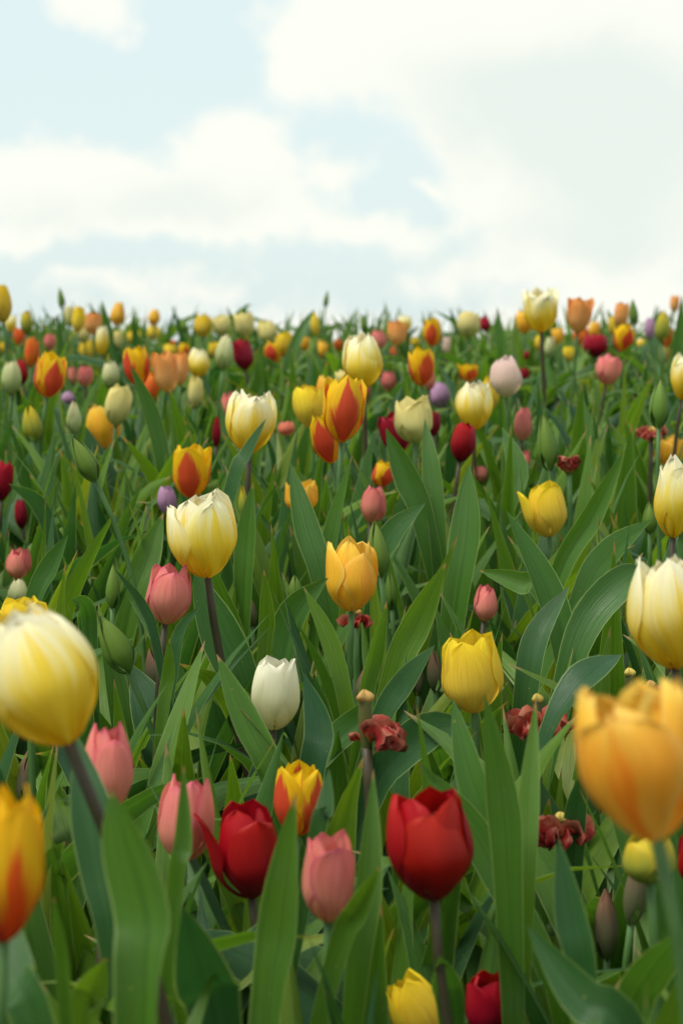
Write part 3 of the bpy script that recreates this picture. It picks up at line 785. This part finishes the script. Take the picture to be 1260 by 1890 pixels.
def build_flower(kind, x, y, wpx, hpx, tilt, op, label, short):
    K = dict(KIND[kind]); K.update(op)
    H = K['H']
    if not K.get('hi'):
        tilt += rng.uniform(-7, 7)
    d = K.get('d', F * H / hpx)
    s = F / d
    H = hpx / s * (.98 if abs(tilt) < 20 else .95)
    R = wpx / s / 2
    c = at(x, y, d)
    a = math.radians(tilt)
    axis = np.array([math.sin(a), -math.sin(math.radians(rng.uniform(-2, 8))), math.cos(a)])
    axis /= np.linalg.norm(axis)
    hb = c - axis * H * .5
    bx = hb[0] + K.get('lean', -tilt * .8 + rng.uniform(-10, 10)) / s * 1.3
    by = hb[1] + rng.uniform(-.02, .03)
    base = np.array([bx, by, gz(by) - .005])
    nm, cat = KEYN.get(kind, ('tulip', 'tulip'))
    root = bpy.data.objects.new(nm, None)
    root.empty_display_size = .03
    COL.objects.link(root)
    root.location = base
    tag(root, label, cat, K['group'])
    smat = STEM_P if K.get('stem') == 'P' else STEM_G
    sr = max(.0026, R * .115) if not K.get('bud') else max(.0024, R * .2)
    sr = min(sr, .0042)
    stem_obj(root, base, hb + axis * H * .02, axis, sr * 1.25, sr, smat)
    M = axis_matrix(axis, hb - base)
    r = random.Random(hash((int(x), int(y))) & 0xffff)
    mo = PM[K.get('m', kind)]
    mi = PM['flame_in'] if K.get('m', kind) == 'flame' else mo
    ph = math.radians(K.get('ph', r.uniform(-180, 180)))
    big = K.get('hi', 0)
    nv, nu = (17, 13) if big else ((11, 9) if hpx > 55 else (9, 7))
    tint = r.random()
    vm = K.get('vm', .42)
    if K.get('bud'):
        for k in range(3):
            V, Fc, UV = petal(r, H, R * .98, K['rt'], vm, ph + k * 2.0944, 66, .03 * k, r.uniform(.96, 1.0), K['tip'], 0, 0, .10, nv, nu, .42)
            add_part(root, 'petal', V, Fc, UV, mo, tint, M)
    else:
        rt, ruff, jag = K['rt'], K.get('ruff', .05), K.get('jag', 0)
        for k in range(3):                                   # inner three, a little taller
            V, Fc, UV = petal(r, H, R * .90, rt * r.uniform(.70, .95), vm + r.uniform(-.05, .06), ph + 1.047 + k * 2.0944 + r.uniform(-.18, .18), r.uniform(56, 66), -.04, (K['zi'][k] if 'zi' in K else r.uniform(.90, 1.0)), min(1, max(0, K['tip'] + r.uniform(-.2, .2))), r.uniform(-.10, .08), ruff, .07, nv, nu, .54, 0, jag)
            add_part(root, 'petal', V, Fc, UV, mi, tint, M)
        for k in range(3):
            fl = K.get('flare') and k == 2
            ln = .42 if fl else (r.uniform(.10, .22) if r.random() < .16 and 'zo' not in K else r.uniform(-.08, .08))
            V, Fc, UV = petal(r, H, R * .97, rt * (K['ro'][k] if 'ro' in K else r.uniform(.84, 1.10)), vm + r.uniform(-.05, .06), (math.radians(-168) if fl else ph + k * 2.0944 + r.uniform(-.14, .14)), 40 if fl else r.uniform(60, 70), .03, (K['zo'][k] if 'zo' in K else r.uniform(.82, .985)), min(1, max(0, K['tip'] + r.uniform(-.2, .2))), r.uniform(0, .08) + (.15 if fl else 0), ruff, .07, nv, nu, .56, ln, jag)
            add_part(root, 'petal', V, Fc, UV, mo, tint, M)
    heads.append((x, y, wpx * .5, hpx * .52, d, big))
    plants.append((root, base, short, (x, y), d, nm))
    return hb[2] - base[2], d


def build_wilted(x, y, ph, pw, d, petals, yellow, label, short):
    s = F / d
    r = random.Random(int(x * 7 + y))
    top = at(x, y, d)
    Hp = ph / s
    a = math.radians(r.uniform(-4, 3))
    axis = np.array([math.sin(a), -.03, math.cos(a)]); axis /= np.linalg.norm(axis)
    hb = top - axis * Hp
    by = hb[1] + .01
    base = np.array([hb[0] + r.uniform(.0, .012), by, gz(by) - .005])
    root = bpy.data.objects.new('wilted_tulip', None)
    root.empty_display_size = .03
    COL.objects.link(root)
    root.location = base
    tag(root, label, 'wilted tulip', 'wilted tulips')
    R = pw / s / 2
    stem_obj(root, base, hb, axis, R * .8, R * .72, STEM_G if r.random() < .5 else STEM_P)
    n = 9
    tt = np.linspace(0, 1, n)
    P = (hb - base) + np.outer(tt, axis * Hp)
    V, Fc = tube(P, R * (.75 + .35 * np.sin(tt * 3.0)) * (1 - .15 * tt), 9)
    pist = link('pistil', mesh('pistil', V, Fc, [POD_M], None, 0.0), root)
    # three lobed stigma on top
    V, Fc = [], []
    ns, nr_ = 18, 5
    for j in range(nr_):
        f = j / (nr_ - 1)
        for k in range(ns):
            an = 2 * math.pi * k / ns
            rr = R * (1.05 + .38 * math.cos(3 * an + .6)) * math.sin(math.pi * (.18 + .8 * f)) * 1.02 + R * .05
            p = (hb - base) + axis * (Hp + R * 1.7 * (f - .55) + R * .15 * math.cos(3 * an)) + np.array([rr * math.cos(an), rr * math.sin(an), 0])
            V.append(p)
    for j in range(nr_ - 1):
        for k in range(ns):
            Fc.append((j * ns + k, j * ns + (k + 1) % ns, (j + 1) * ns + (k + 1) % ns, (j + 1) * ns + k))
    Fc.append(tuple(range((nr_ - 1) * ns, nr_ * ns)))
    link('stigma', mesh('stigma', V, Fc, [STIG_Y if yellow else STIG_M], None, 0.0), pist)
    for (azd, lpx, droop) in petals:
        L = lpx / s * 1.15
        nv, nu = 19, 15
        azr = math.radians(azd)
        rad = np.array([math.cos(azr), math.sin(azr), 0]); sd = np.array([-math.sin(azr), math.cos(azr), 0])
        V, UV = [], []
        p1, p2, p3, p4 = [r.uniform(0, 6.28) for _ in range(4)]
        kc = r.uniform(.5, 1.2)
        pos = (hb - base) + rad * R * .6 + axis * R * .3
        ang = 1.1 if droop >= 0 else 1.35
        pts = []
        for j in range(nv):
            t = j / (nv - 1)
            if droop >= 0:
                e = ang - (1.4 + 1.6 * droop) * smooth(.1, .95, t) + .5 * math.sin(7 * t + p1) * t
            else:
                e = .75 + .5 * t - .4 * droop * t + (.0 if t < .85 else -1.6 * (t - .85) * 6)
            pos = pos + (rad * math.cos(e) + axis * math.sin(e)) * L / (nv - 1)
            pts.append((pos.copy(), e))
        for j in range(nv):
            t = j / (nv - 1)
            pc, e = pts[j]
            nrm = -rad * math.sin(e) + axis * math.cos(e)
            wd = L * .40 * (.35 + .65 * float(smooth(0, .45, t))) * (1 - .75 * float(smooth(.75, 1, t)))
            for i in range(nu):
                u = -1 + 2 * i / (nu - 1)
                off = (.30 * math.sin(5.5 * u + p2 + 4 * t) + .18 * math.sin(11 * u + p3 - 7 * t)) * wd * (t ** .6)
                off += (r.uniform(-.10, .10) + .30 * math.sin(19 * u + p1 + 6 * t) + .16 * math.sin(31 * u * t + p2) + .16 * math.sin(13 * t + p4 + 9 * u)) * wd * (t ** .5) + kc * wd * (abs(u) ** 2) * .9
                tw = .12 * L * math.sin(9 * t + p4) * t
                V.append(pc + sd * (u * wd * (1 - .3 * kc * abs(u)) + tw) + nrm * off)
                UV.append((.5 + .5 * u, t))
        add_part(root, 'petal', V, grid_faces(nv, nu), UV, PM['wilt'], r.random())
    heads.append((x, y + ph * .4, max(pw, 40), ph * .7, d, 1))
    plants.append((root, base, short, (x, y + ph / 2), d, 'wilted_tulip'))


# smaller blooms filling the last rows under the skyline
xr = random.Random(31)
for k in range(18):
    for q in range(30):
        x, y = xr.uniform(6, 1254), xr.uniform(588, 655)
        if min(abs(x - f[1]) / 1.0 + abs(y - f[2]) * .8 for f in FL) > 26:
            break
    else:
        continue
    kd = xr.choice(['yel', 'yel', 'pale', 'gold', 'gold', 'apri', 'cream', 'ored', 'pink', 'greenish', 'flame', 'red'])
    hh = xr.uniform(30, 46)
    near = sorted([f for f in FL if f[8] and f[2] < 730 and f[8].count(' ') < 5], key=lambda f: math.hypot(f[1] - x, f[2] - y))
    cn = {'yel': 'yellow', 'pale': 'pale yellow', 'gold': 'golden', 'apri': 'apricot', 'cream': 'cream', 'ored': 'orange red', 'pink': 'pink', 'greenish': 'pale green', 'flame': 'flamed', 'red': 'red'}[kd]
    side = lambda f: ('left of' if x < f[1] else 'right of') if abs(x - f[1]) > abs(y - f[2]) else ('above' if y < f[2] else 'below')
    used = {f[7] for f in FL}
    for nb in near[:4]:
        lab = 'tiny %s back row tulip just %s the %s' % (cn, side(nb), nb[8])
        if lab not in used and len(lab.split()) <= 16:
            FL.append((kd, x, y, hh * xr.uniform(.66, .85), hh, xr.uniform(-8, 8), dict(d=xr.uniform(4.0, 5.3)), lab, ''))
            break
for f in FL:
    hgt, d = build_flower(*f)
    if not .16 < hgt < .60 or d > 6.7:
        print('CHECK', f[0], f[1], f[2], 'stem %.2f d %.2f' % (hgt, d))
for f in WL:
    build_wilted(*f)
HD = np.array([h[:5] for h in heads])

# ------------------------------------------------------------------ large leaves placed where the photo shows them
# depth, width px, tint, face yaw, spine pixels from low to tip, label used when the leaf is a plant of its own
HL = [
 (.89, 132, .50, .45, [(268, 1850), (272, 1700), (235, 1560), (203, 1462)], 'flowerless tulip plant with one very broad blurred leaf under the big cream tulip'),
 (1.06, 84, .10, -.4, [(215, 1760), (188, 1620), (160, 1500), (128, 1384)], 'flowerless tulip plant with a broad blue green leaf below the big cream tulip'),
 (1.0, 118, .02, .3, [(402, 1900), (378, 1790), (352, 1622)], 'flowerless tulip plant with a dark broad leaf left of the red tulip stem'),
 (1.06, 40, .55, .2, [(322, 1650), (335, 1560), (337, 1415)], 'flowerless tulip plant with a narrow pale leaf crossing the pink tulip'),
 (1.07, 88, .52, .5, [(498, 1860), (520, 1700), (548, 1445)], 'flowerless tulip plant with a tall leaf between the red and lowest pink tulips'),
 (1.12, 56, .55, -.3, [(655, 1820), (678, 1640), (690, 1440)], 'flowerless tulip plant with a pale edged leaf right of the lowest pink tulip'),
 (1.08, 46, .62, .4, [(618, 1780), (662, 1670), (698, 1555)], 'flowerless tulip plant with a curved leaf wrapping behind the lowest pink tulip'),
 (1.16, 36, .15, -.2, [(580, 1560), (598, 1500), (607, 1428)], None),
 (1.15, 62, .45, .35, [(938, 1640), (926, 1480), (890, 1272)], 'flowerless tulip plant with a tall leaf below the yellow tulip right of centre'),
 (1.17, 44, .68, -.3, [(968, 1650), (975, 1500), (998, 1308)], 'flowerless tulip plant with an upright light leaf crossing the wilted tulip'),
 (1.26, 56, .40, .5, [(920, 1580), (872, 1440), (838, 1300)], 'flowerless tulip plant with a glossy bent leaf under the yellow tulip right of centre'),
 (1.36, 46, .05, 0, [(1058, 1600), (1060, 1500), (1074, 1400)], 'flowerless tulip plant with a blue green leaf left of the big orange bloom'),
 (1.05, 62, .08, .3, [(1078, 1820), (1056, 1700), (1034, 1558)], 'flowerless tulip plant with a blue green leaf below the low wilted tulip'),
 (1.22, 66, .45, -.2, [(1010, 1790), (930, 1640), (860, 1515), (775, 1412)], 'flowerless tulip plant with an arching leaf behind the large round red tulip'),
 (.98, 92, .12, .2, [(1170, 1920), (1080, 1850), (980, 1735)], 'flowerless tulip plant with a dark arched leaf at the lower right bottom'),
 (1.0, 84, .42, -.5, [(1150, 1910), (1190, 1790), (1255, 1665)], 'flowerless tulip plant with a leaf sweeping to the lower right edge'),
 (1.1, 50, .3, .3, [(1225, 1760), (1222, 1680), (1236, 1590)], 'flowerless tulip plant with a short leaf under the red tulip at right edge'),
 (.9, 92, .2, .4, [(75, 1910), (25, 1820), (-10, 1700)], 'flowerless tulip plant with a blurred leaf in the lower left corner'),
 (.94, 32, .58, 0, [(122, 1870), (116, 1750), (108, 1635)], 'flowerless tulip plant with a thin blurred upright leaf in the lower left'),
 (.98, 66, .80, -.3, [(148, 1900), (172, 1820), (208, 1740)], 'flowerless tulip plant with a yellow green pointed leaf in the lower left'),
 (1.12, 60, .3, .2, [(835, 1890), (820, 1800), (802, 1715)], 'flowerless tulip plant with a leaf between the yellow and red blooms at bottom'),
 (1.3, 60, .70, .3, [(110, 1660), (100, 1600), (128, 1540)], 'flowerless tulip plant with a curved leaf right of the lower left flamed tulip'),
 (1.5, 46, .72, .5, [(288, 1480), (325, 1350), (372, 1196)], 'flowerless tulip plant with a bright leaf leaning right, left of the white tulip'),
 (1.45, 54, .55, -.4, [(510, 1460), (455, 1335), (398, 1212)], 'flowerless tulip plant with a leaf leaning left beside the white tulip'),
 (1.62, 36, .78, -.2, [(640, 1310), (607, 1180), (560, 1085)], 'flowerless tulip plant with a bright slender leaf left of the golden stem'),
 (1.66, 34, .74, .3, [(488, 1215), (494, 1140), (490, 1043)], 'flowerless tulip plant with a narrow yellowish leaf below the jagged cream tulip'),
 (1.62, 56, .70, .3, [(725, 1260), (768, 1150), (820, 1033)], 'flowerless tulip plant with a bright broad leaf right of the golden tulip'),
 (1.56, 36, .62, -.2, [(668, 1320), (690, 1210), (712, 1100)], 'flowerless tulip plant with a slim leaf just right of the golden tulip stem'),
 (1.55, 42, .10, .6, [(690, 1370), (745, 1260), (800, 1185)], 'flowerless tulip plant with a dark leaf rising right, above the wilted tulip'),
 (2.0, 68, .42, .2, [(842, 1110), (862, 985), (868, 858)], 'flowerless tulip plant with a broad upright leaf left of the flicked yellow tulip'),
 (2.15, 38, .40, -.3, [(808, 1000), (797, 880), (786, 775)], 'flowerless tulip plant with a tall narrow leaf beside the pale ruffled tulip'),
 (2.15, 52, .35, .3, [(785, 970), (752, 880), (712, 790)], 'flowerless tulip plant with a leaf crossing the dark red tulip'),
 (1.95, 52, .36, -.3, [(598, 1085), (567, 980), (534, 858)], 'flowerless tulip plant with a long leaf below the flamed cluster'),
 (2.0, 34, .5, .4, [(598, 1060), (620, 960), (650, 838)], 'flowerless tulip plant with a thin leaf leaning right under the flamed cluster'),
 (1.95, 44, .5, .2, [(450, 1090), (456, 990), (468, 888)], 'flowerless tulip plant with an upright leaf right of the jagged cream tulip'),
 (1.95, 54, .58, .3, [(238, 1130), (268, 1040), (298, 950)], 'flowerless tulip plant with a leaf leaning right, left of the jagged cream tulip'),
 (1.70, 80, .22, -.3, [(452, 1290), (405, 1170), (356, 1052)], 'flowerless tulip plant with a broad leaf right of the pink tulip below jagged cream'),
 (2.5, 34, .36, -.2, [(305, 880), (282, 770), (244, 672)], 'flowerless tulip plant with a long thin leaf right of the upper left golden tulip'),
 (2.02, 40, .12, .5, [(430, 905), (458, 840), (492, 772)], 'flowerless tulip plant with a dark leaf across the front of a cream tulip'),
 (1.72, 58, .32, -.3, [(1045, 1225), (1008, 1085), (936, 945)], 'flowerless tulip plant with a long leaf leaning left under the flicked yellow tulip'),
 (1.95, 44, .48, .3, [(1028, 1070), (1090, 955), (1146, 828)], 'flowerless tulip plant with a long straight leaf leaning right of the flicked yellow tulip'),
 (1.62, 64, .28, .5, [(1040, 1280), (1085, 1150), (1160, 1075), (1200, 1060)], 'flowerless tulip plant with a wavy leaf bending right toward the large cream tulip'),
 (1.55, 48, .12, .5, [(968, 1310), (990, 1180), (1056, 1088)], 'flowerless tulip plant with a dark wavy leaf beside the reddish bud'),
 (1.45, 62, .05, .6, [(1000, 1390), (1050, 1290), (1105, 1240), (1160, 1222)], 'flowerless tulip plant with a dark wavy leaf above the wilted tulip at right'),
 (1.8, 46, .55, .1, [(1010, 1110), (960, 1078), (886, 1056)], 'flowerless tulip plant with a pale leaf pointing left, right of centre'),
 (1.76, 54, .5, -.3, [(225, 1360), (208, 1250), (178, 1128)], 'flowerless tulip plant with a leaf standing behind the large green bud'),
 (1.7, 84, .06, .3, [(322, 1470), (285, 1330), (236, 1236)], 'flowerless tulip plant with a dark broad leaf under the large green bud'),
 (1.5, 78, .08, .3, [(680, 1480), (735, 1390), (800, 1335), (862, 1318)], 'flowerless tulip plant with a big blue green leaf arching right of the wilted pod'),
 (1.5, 54, .3, .5, [(540, 1480), (605, 1380), (660, 1325), (690, 1270)], 'flowerless tulip plant with a wavy leaf between the white and the wilted tulip'),
 (1.45, 60, .0, .2, [(575, 1440), (590, 1350), (560, 1250)], 'flowerless tulip plant with a dark leaf right of the white tulip'),
 (3.9, 26, .4, 0, [(930, 740), (926, 650), (917, 566)], 'flowerless tulip plant with a broad leaf tip against the sky, right of centre'),
 (4.3, 22, .36, 0, [(206, 700), (202, 620), (193, 554)], 'flowerless tulip plant with a leaf tip against the sky left of the egg shaped tulip'),
 (4.2, 22, .4, .3, [(528, 690), (552, 620), (580, 570)], 'flowerless tulip plant with a leaning leaf tip on the centre skyline'),
 (3.7, 26, .4, 0, [(1240, 730), (1252, 640), (1256, 545)], 'flowerless tulip plant with a tall leaf against the sky at the right edge'),
 (4.3, 15, .3, 0, [(1146, 680), (1146, 625), (1142, 584)], 'flowerless tulip plant with a thin leaf tip under the right skyline bud'),
 (4.3, 15, .2, 0, [(1205, 690), (1212, 630), (1218, 562)], 'flowerless tulip plant with a thin leaf tip right of the lilac skyline tulip'),
 (4.2, 12, .3, 0, [(120, 690), (112, 620), (108, 580)], 'flowerless tulip plant with a thin leaf under the thin left skyline bud'),
 (4.5, 15, .25, 0, [(250, 680), (250, 620), (246, 580)], 'flowerless tulip plant with a leaf tip left of the small golden skyline tulip'),
 (1.60, 34, .12, .5, [(318, 1250), (335, 1170), (373, 1114)], 'flowerless tulip plant with a dark wavy leaf crossing the stem of a pink tulip'),
 (1.55, 28, .66, .2, [(300, 1330), (313, 1240), (318, 1170)], 'flowerless tulip plant with a slim leaf beside the dark maroon bud'),
 (1.9, 44, .2, .5, [(698, 1075), (725, 985), (784, 926)], 'flowerless tulip plant with a dark curved leaf above the bud beside the golden tulip'),
 (1.75, 64, .3, .5, [(515, 1260), (542, 1140), (606, 1058)], 'flowerless tulip plant with an arched leaf behind the slender leaf left of the golden tulip'),
 (1.92, 58, .35, .4, [(1075, 1110), (1118, 1022), (1187, 952)], 'flowerless tulip plant with a wavy leaf above the large cream tulip at right edge'),
 (2.2, 32, .1, -.4, [(98, 1010), (74, 930), (28, 888)], 'flowerless tulip plant with an arched dark leaf by the slim dark red tulip'),
 (1.58, 20, .05, .3, [(294, 1215), (266, 1120), (216, 1046)], 'flowerless tulip plant with a thin dark leaf above the dark maroon bud'),
 (1.75, 112, .02, .2, [(410, 1510), (420, 1390), (398, 1280)], 'flowerless tulip plant with a very dark broad leaf low left of the white tulip'),
 (2.3, 40, .42, -.4, [(925, 960), (955, 870), (930, 790)], 'flowerless tulip plant with a leaf between the crimson tulip and the upright bud'),
 (1.9, 44, .30, .4, [(60, 1130), (95, 1050), (130, 985)], 'flowerless tulip plant with a leaf right of the small pink tulip at left'),
 (1.75, 40, .3, .2, [(165, 1210), (160, 1120), (143, 1095)], 'flowerless tulip plant with a folded leaf above the large green bud'),
]
free_plants = []
lr = random.Random(5)
NPLANT_TIP = []
for (d, wpx, tint, yaw, pts, label) in HL:
    P = [at(x, y, d) for x, y in pts]
    # depth tilts a little along the blade so that it is not a flat card facing the lens
    dz = lr.uniform(-.05, .04)
    for k in range(len(P)):
        P[k] = P[k] + np.array([0, dz * (k / (len(P) - 1)) ** 2, 0])
    low = P[0]
    dirn = (P[0] - P[1]); dirn /= np.linalg.norm(dirn)
    g = gz(low[1] + .01)
    drop = max(low[2] - g, .03)
    base = np.array([low[0] + dirn[0] * drop * .45, low[1] + .012, g])
    midp = low * .5 + base * .5 + np.array([dirn[0] * drop * .08, 0, 0])
    full = [base, midp] + P if drop > .08 else [base] + P
    sp = catmull(full, 19)
    view = sp - CAMP
    view /= np.linalg.norm(view, axis=1)[:, None]
    T = np.gradient(sp, axis=0); T /= np.linalg.norm(T, axis=1)[:, None]
    sd = np.cross(view, T); sd /= np.linalg.norm(sd, axis=1)[:, None]
    nn = np.cross(sd, T)
    yv = yaw + lr.uniform(-.15, .15) + np.linspace(0, lr.uniform(-.5, .5), len(sp))
    sd = sd * np.cos(yv)[:, None] + nn * np.sin(yv)[:, None]
    arc = np.cumsum(np.r_[0, np.linalg.norm(np.diff(sp, axis=0), axis=1)])
    vis = np.sum(np.linalg.norm(np.diff(np.array(P), axis=0), axis=1)) / arc[-1]
    tm = float(np.clip(1 - vis * .62, .3, .72))
    V, Fc, UV = sweep(sp, sd, wpx * d / F / max(.75, math.cos(yaw)), tm, .36, lr.uniform(.4, .85), lr.uniform(.08, .26), lr, nu=9)
    # nearest plant takes the leaf, else it is a plant of its own
    best, bd = None, .035
    for pl in plants:
        q = np.linalg.norm((pl[1] - base)[:2])
        if q < bd:
            best, bd = pl, q
    if best is None:
        if label and len(label.split()) > 16: print('LONG', label)
        root = bpy.data.objects.new('tulip_plant', None)
        root.empty_display_size = .03
        COL.objects.link(root)
        root.location = base
        tag(root, label or 'flowerless tulip plant with a dark leaf before the small flamed tulip', 'tulip plant', 'flowerless tulip plants')
        best = (root, base, '', pts[1], d, 'tulip_plant')
        free_plants.append(best)
    add_part(best[0], 'leaf', V - best[1], Fc, UV, LEAF, tint - 0.0)


def covers(V, skip=None, grow=1.0):
    """does this leaf hide a flower head that the photo shows?"""
    px, py, dd = project(V)
    for k in range(len(HD)):
        hx, hy, rx, ry, hd = HD[k]
        m = dd < hd - .004
        if not m.any():
            continue
        if hd < 2.6:
            q = ((px[m] - hx) / (rx * grow + 3)) ** 2 + ((py[m] - hy) / (ry * grow + 3)) ** 2
        else:                                   # farther heads may have their lower part among leaves
            q = ((px[m] - hx) / (rx * .8)) ** 2 + ((py[m] - hy + .25 * ry) / (ry * .72)) ** 2
        if (q < 1).any():
            return True
    return False


def upper_limit(d):
    """highest photo row where plain leaves end at this depth"""
    return np.interp(d, [.9, 1.05, 1.3, 1.6, 2.0, 2.5, 3.2, 4.0, 5.0, 6.5], [1640, 1540, 1300, 1050, 840, 725, 635, 566, 556, 556])


def try_leaf(base, r, az, scale=1.0, tries=4):
    for k in range(tries):
        L = r.uniform(.30, .46) * scale * (.88 ** k)
        W = r.uniform(.030, .054) * (1.15 if r.random() < .25 else 1)
        lf = random_leaf(r, L, W, az + r.uniform(-.5, .5), math.radians(r.uniform(74, 88)), r.uniform(.05, .75) if r.random() < .74 else r.uniform(1.0, 2.2), r.uniform(-1.3, 1.3))
        px, py, dd = project(lf[0] + base)
        if py.min() < upper_limit(float(base[1])) + r.uniform(-8, 60):
            continue
        g3 = (lf[0] + base).reshape(-1, 7, 3)
        dense = np.concatenate([g3[:-1] * (1 - f) + g3[1:] * f for f in (0, .33, .67)] + [g3[-1:]]).reshape(-1, 3)
        if covers(dense):
            continue
        return lf
    return None


# leaves of the flowering plants
fr = random.Random(21)
for pl in plants:
    root, base = pl[0], pl[1]
    n = 3 if pl[4] < 3.4 else 2
    a0 = fr.uniform(0, 6.28)
    for k in range(n):
        lf = try_leaf(base, fr, a0 + k * 2.2, 1.0)
        if lf is not None:
            add_part(root, 'leaf', lf[0], lf[1], lf[2], LEAF, fr.random())
for pl in free_plants:
    a0 = fr.uniform(0, 6.28)
    for k in range(2):
        lf = try_leaf(pl[1], fr, a0 + k * 3, .8)
        if lf is not None:
            add_part(pl[0], 'leaf', lf[0], lf[1], lf[2], LEAF, fr.random())

# ------------------------------------------------------------------ the rest of the bed: flowerless plants
refs = [p for p in plants if p[2]]
occupied = [p[1][:2] for p in plants] + [p[1][:2] for p in free_plants]
occ = np.array(occupied)
cand = []
pr_ = random.Random(77)
pts2 = list(occ)
tries = 0
while tries < 12000:
    tries += 1
    y = .98 + (5.9 - .98) * pr_.random() ** .85
    half = .178 * y + .07
    x = pr_.uniform(-half, half)
    md = .044 if y < 3.2 else .060
    A = np.array(pts2)
    if np.min((A[:, 0] - x) ** 2 + (A[:, 1] - y) ** 2) < md * md:
        continue
    pts2.append(np.array([x, y]))
    cand.append((x, y))
# the bed goes on beyond the frame on both sides
n_in = len(cand)
for k in range(420):
    y = pr_.uniform(.9, 5.6)
    x = (.178 * y + .09 + pr_.uniform(0, .95)) * pr_.choice((-1, 1))
    cand.append((x, y))
cand.sort(key=lambda c: c[1])
MAX_IND = 292 - len(free_plants)
made = 0
seen_labels = set()
stuffV, stuffF, stuffU, stuffT, off = [], [], [], [], 0
for (x, y) in cand:
    base = np.array([x, y, gz(y) - .004])
    a0 = pr_.uniform(0, 6.28)
    leaves = []
    for k in range(pr_.choice([3, 4, 4, 5])):
        lf = try_leaf(base, pr_, a0 + k * 2.0, 1.0 if y < 3.6 else (1.10 if pr_.random() < .72 else 1.44))
        if lf is not None:
            leaves.append((lf, pr_.random()))
    if not leaves:
        continue
    if made < MAX_IND and abs(x) < .178 * y + .08:
        root = bpy.data.objects.new('tulip_plant', None)
        root.empty_display_size = .03
        COL.objects.link(root)
        root.location = base
        for lf, tn in leaves:
            add_part(root, 'leaf', lf[0], lf[1], lf[2], LEAF, tn)
        allv = np.vstack([lf[0] + base for lf, _ in leaves])
        qx, qy, qd = project(allv)
        cx, cy = float(np.mean(qx)), float(np.percentile(qy, 30))
        cx = min(max(cx, 0), 1260); cy = min(cy, 1880)
        best = min(refs, key=lambda p: math.hypot(p[3][0] - cx, (p[3][1] - cy) * .8) + 60 * abs(p[4] - y))
        ddx, ddy = cx - best[3][0], cy - best[3][1]
        if abs(ddx) > abs(ddy) * .7:
            rel = 'left of' if ddx < 0 else 'right of'
        else:
            rel = 'above' if ddy < 0 else 'below'
        pos = 'in front of' if y < best[4] - .25 else ('behind' if y > best[4] + .25 else 'beside')
        words = {5: 'five', 3: 'three', 4: 'four', 2: 'two', 1: 'one'}[len(leaves)]
        tips = np.mean([lf[0][-1][0] for lf, _ in leaves])
        pose = 'upright' if abs(tips) < .035 else ('left-leaning' if tips < 0 else 'right-leaning')
        lab = 'flowerless %s %s-leaved tulip plant %s %s the %s' % (pose, words, rel, '' if pos == 'beside' else 'and ' + pos, best[2])
        lab = ' '.join(lab.split())
        if lab in seen_labels:
            second = sorted(refs, key=lambda p: math.hypot(p[3][0] - cx, (p[3][1] - cy) * .8) + 60 * abs(p[4] - y))[1:6]
            for p2 in second:
                alt = 'flowerless %s tulip plant between the %s and the %s' % (pose, best[2], p2[2])
                if alt not in seen_labels and len(alt.split()) <= 16:
                    lab = alt
                    break
        seen_labels.add(lab)
        if len(lab.split()) > 16:
            print('LONG', lab)
            lab = lab.replace('left of and ', '').replace('right of and ', '').replace('below and ', '').replace('above and ', '').replace('flowerless upright ', 'flowerless ').replace('in front of', 'before')
        tag(root, lab, 'tulip plant', 'flowerless tulip plants')
        made += 1
    else:
        for lf, tn in leaves:
            V, Fc, UV = lf
            stuffV.append(V + base); stuffU.append(UV); stuffT.append(np.full(len(V), tn))
            stuffF += [tuple(i + off for i in q) for q in Fc]
            off += len(V)
print('flowerless plants', made, 'of', len(cand), 'free', len(free_plants))
if stuffV:
    o = link('tulip_foliage', mesh('tulip_foliage', np.vstack(stuffV), stuffF, [LEAF], np.vstack(stuffU), np.concatenate(stuffT)))
    tag(o, 'mass of tulip leaves filling the blurred back of the bed', 'foliage', kind='stuff')

# ------------------------------------------------------------------ thin grass between the bulbs
grm, g2 = new_mat('grass_blade')
a, r_ = rnd_tint(g2)
gcol = g2.ramp(a, [(0, (.03, .10, .02)), (.6, (.06, .15, .03)), (.85, (.16, .22, .08)), (1, (.42, .42, .28))])
leafy_shader(g2, gcol, gcol, .5, .25)
gv, gf, gtint, off = [], [], [], 0
gr = random.Random(9)
for k in range(2600):
    y = .95 + 2.6 * gr.random()
    x = gr.uniform(-1, 1) * (.18 * y + .05)
    L = gr.uniform(.07, .20)
    azg = gr.uniform(0, 6.28)
    e0, bend = gr.uniform(.9, 1.5), gr.uniform(.2, 1.9)
    p = np.array([x, y, gz(y) - .004])
    wv = np.array([-math.sin(azg), math.cos(azg), 0]) * gr.uniform(.0007, .0014)
    V = []
    n = 6
    for j in range(n):
        t = j / (n - 1)
        V.append(p - wv * (1 - t)); V.append(p + wv * (1 - t) + 1e-5)
        e = e0 - bend * t
        p = p + np.array([math.cos(e) * math.cos(azg), math.cos(e) * math.sin(azg), math.sin(e)]) * L / (n - 1)
    V = np.array(V)
    if covers(V, grow=.95):
        continue
    gv.append(V)
    for j in range(n - 1):
        gf.append((off + 2 * j, off + 2 * j + 1, off + 2 * j + 3, off + 2 * j + 2))
    gtint.append(np.full(len(V), gr.random()))
    off += len(V)
o = link('grass', mesh('grass', np.vstack(gv), gf, [grm], None, np.concatenate(gtint)))
tag(o, 'thin grass blades growing between the tulips', 'grass', kind='stuff')
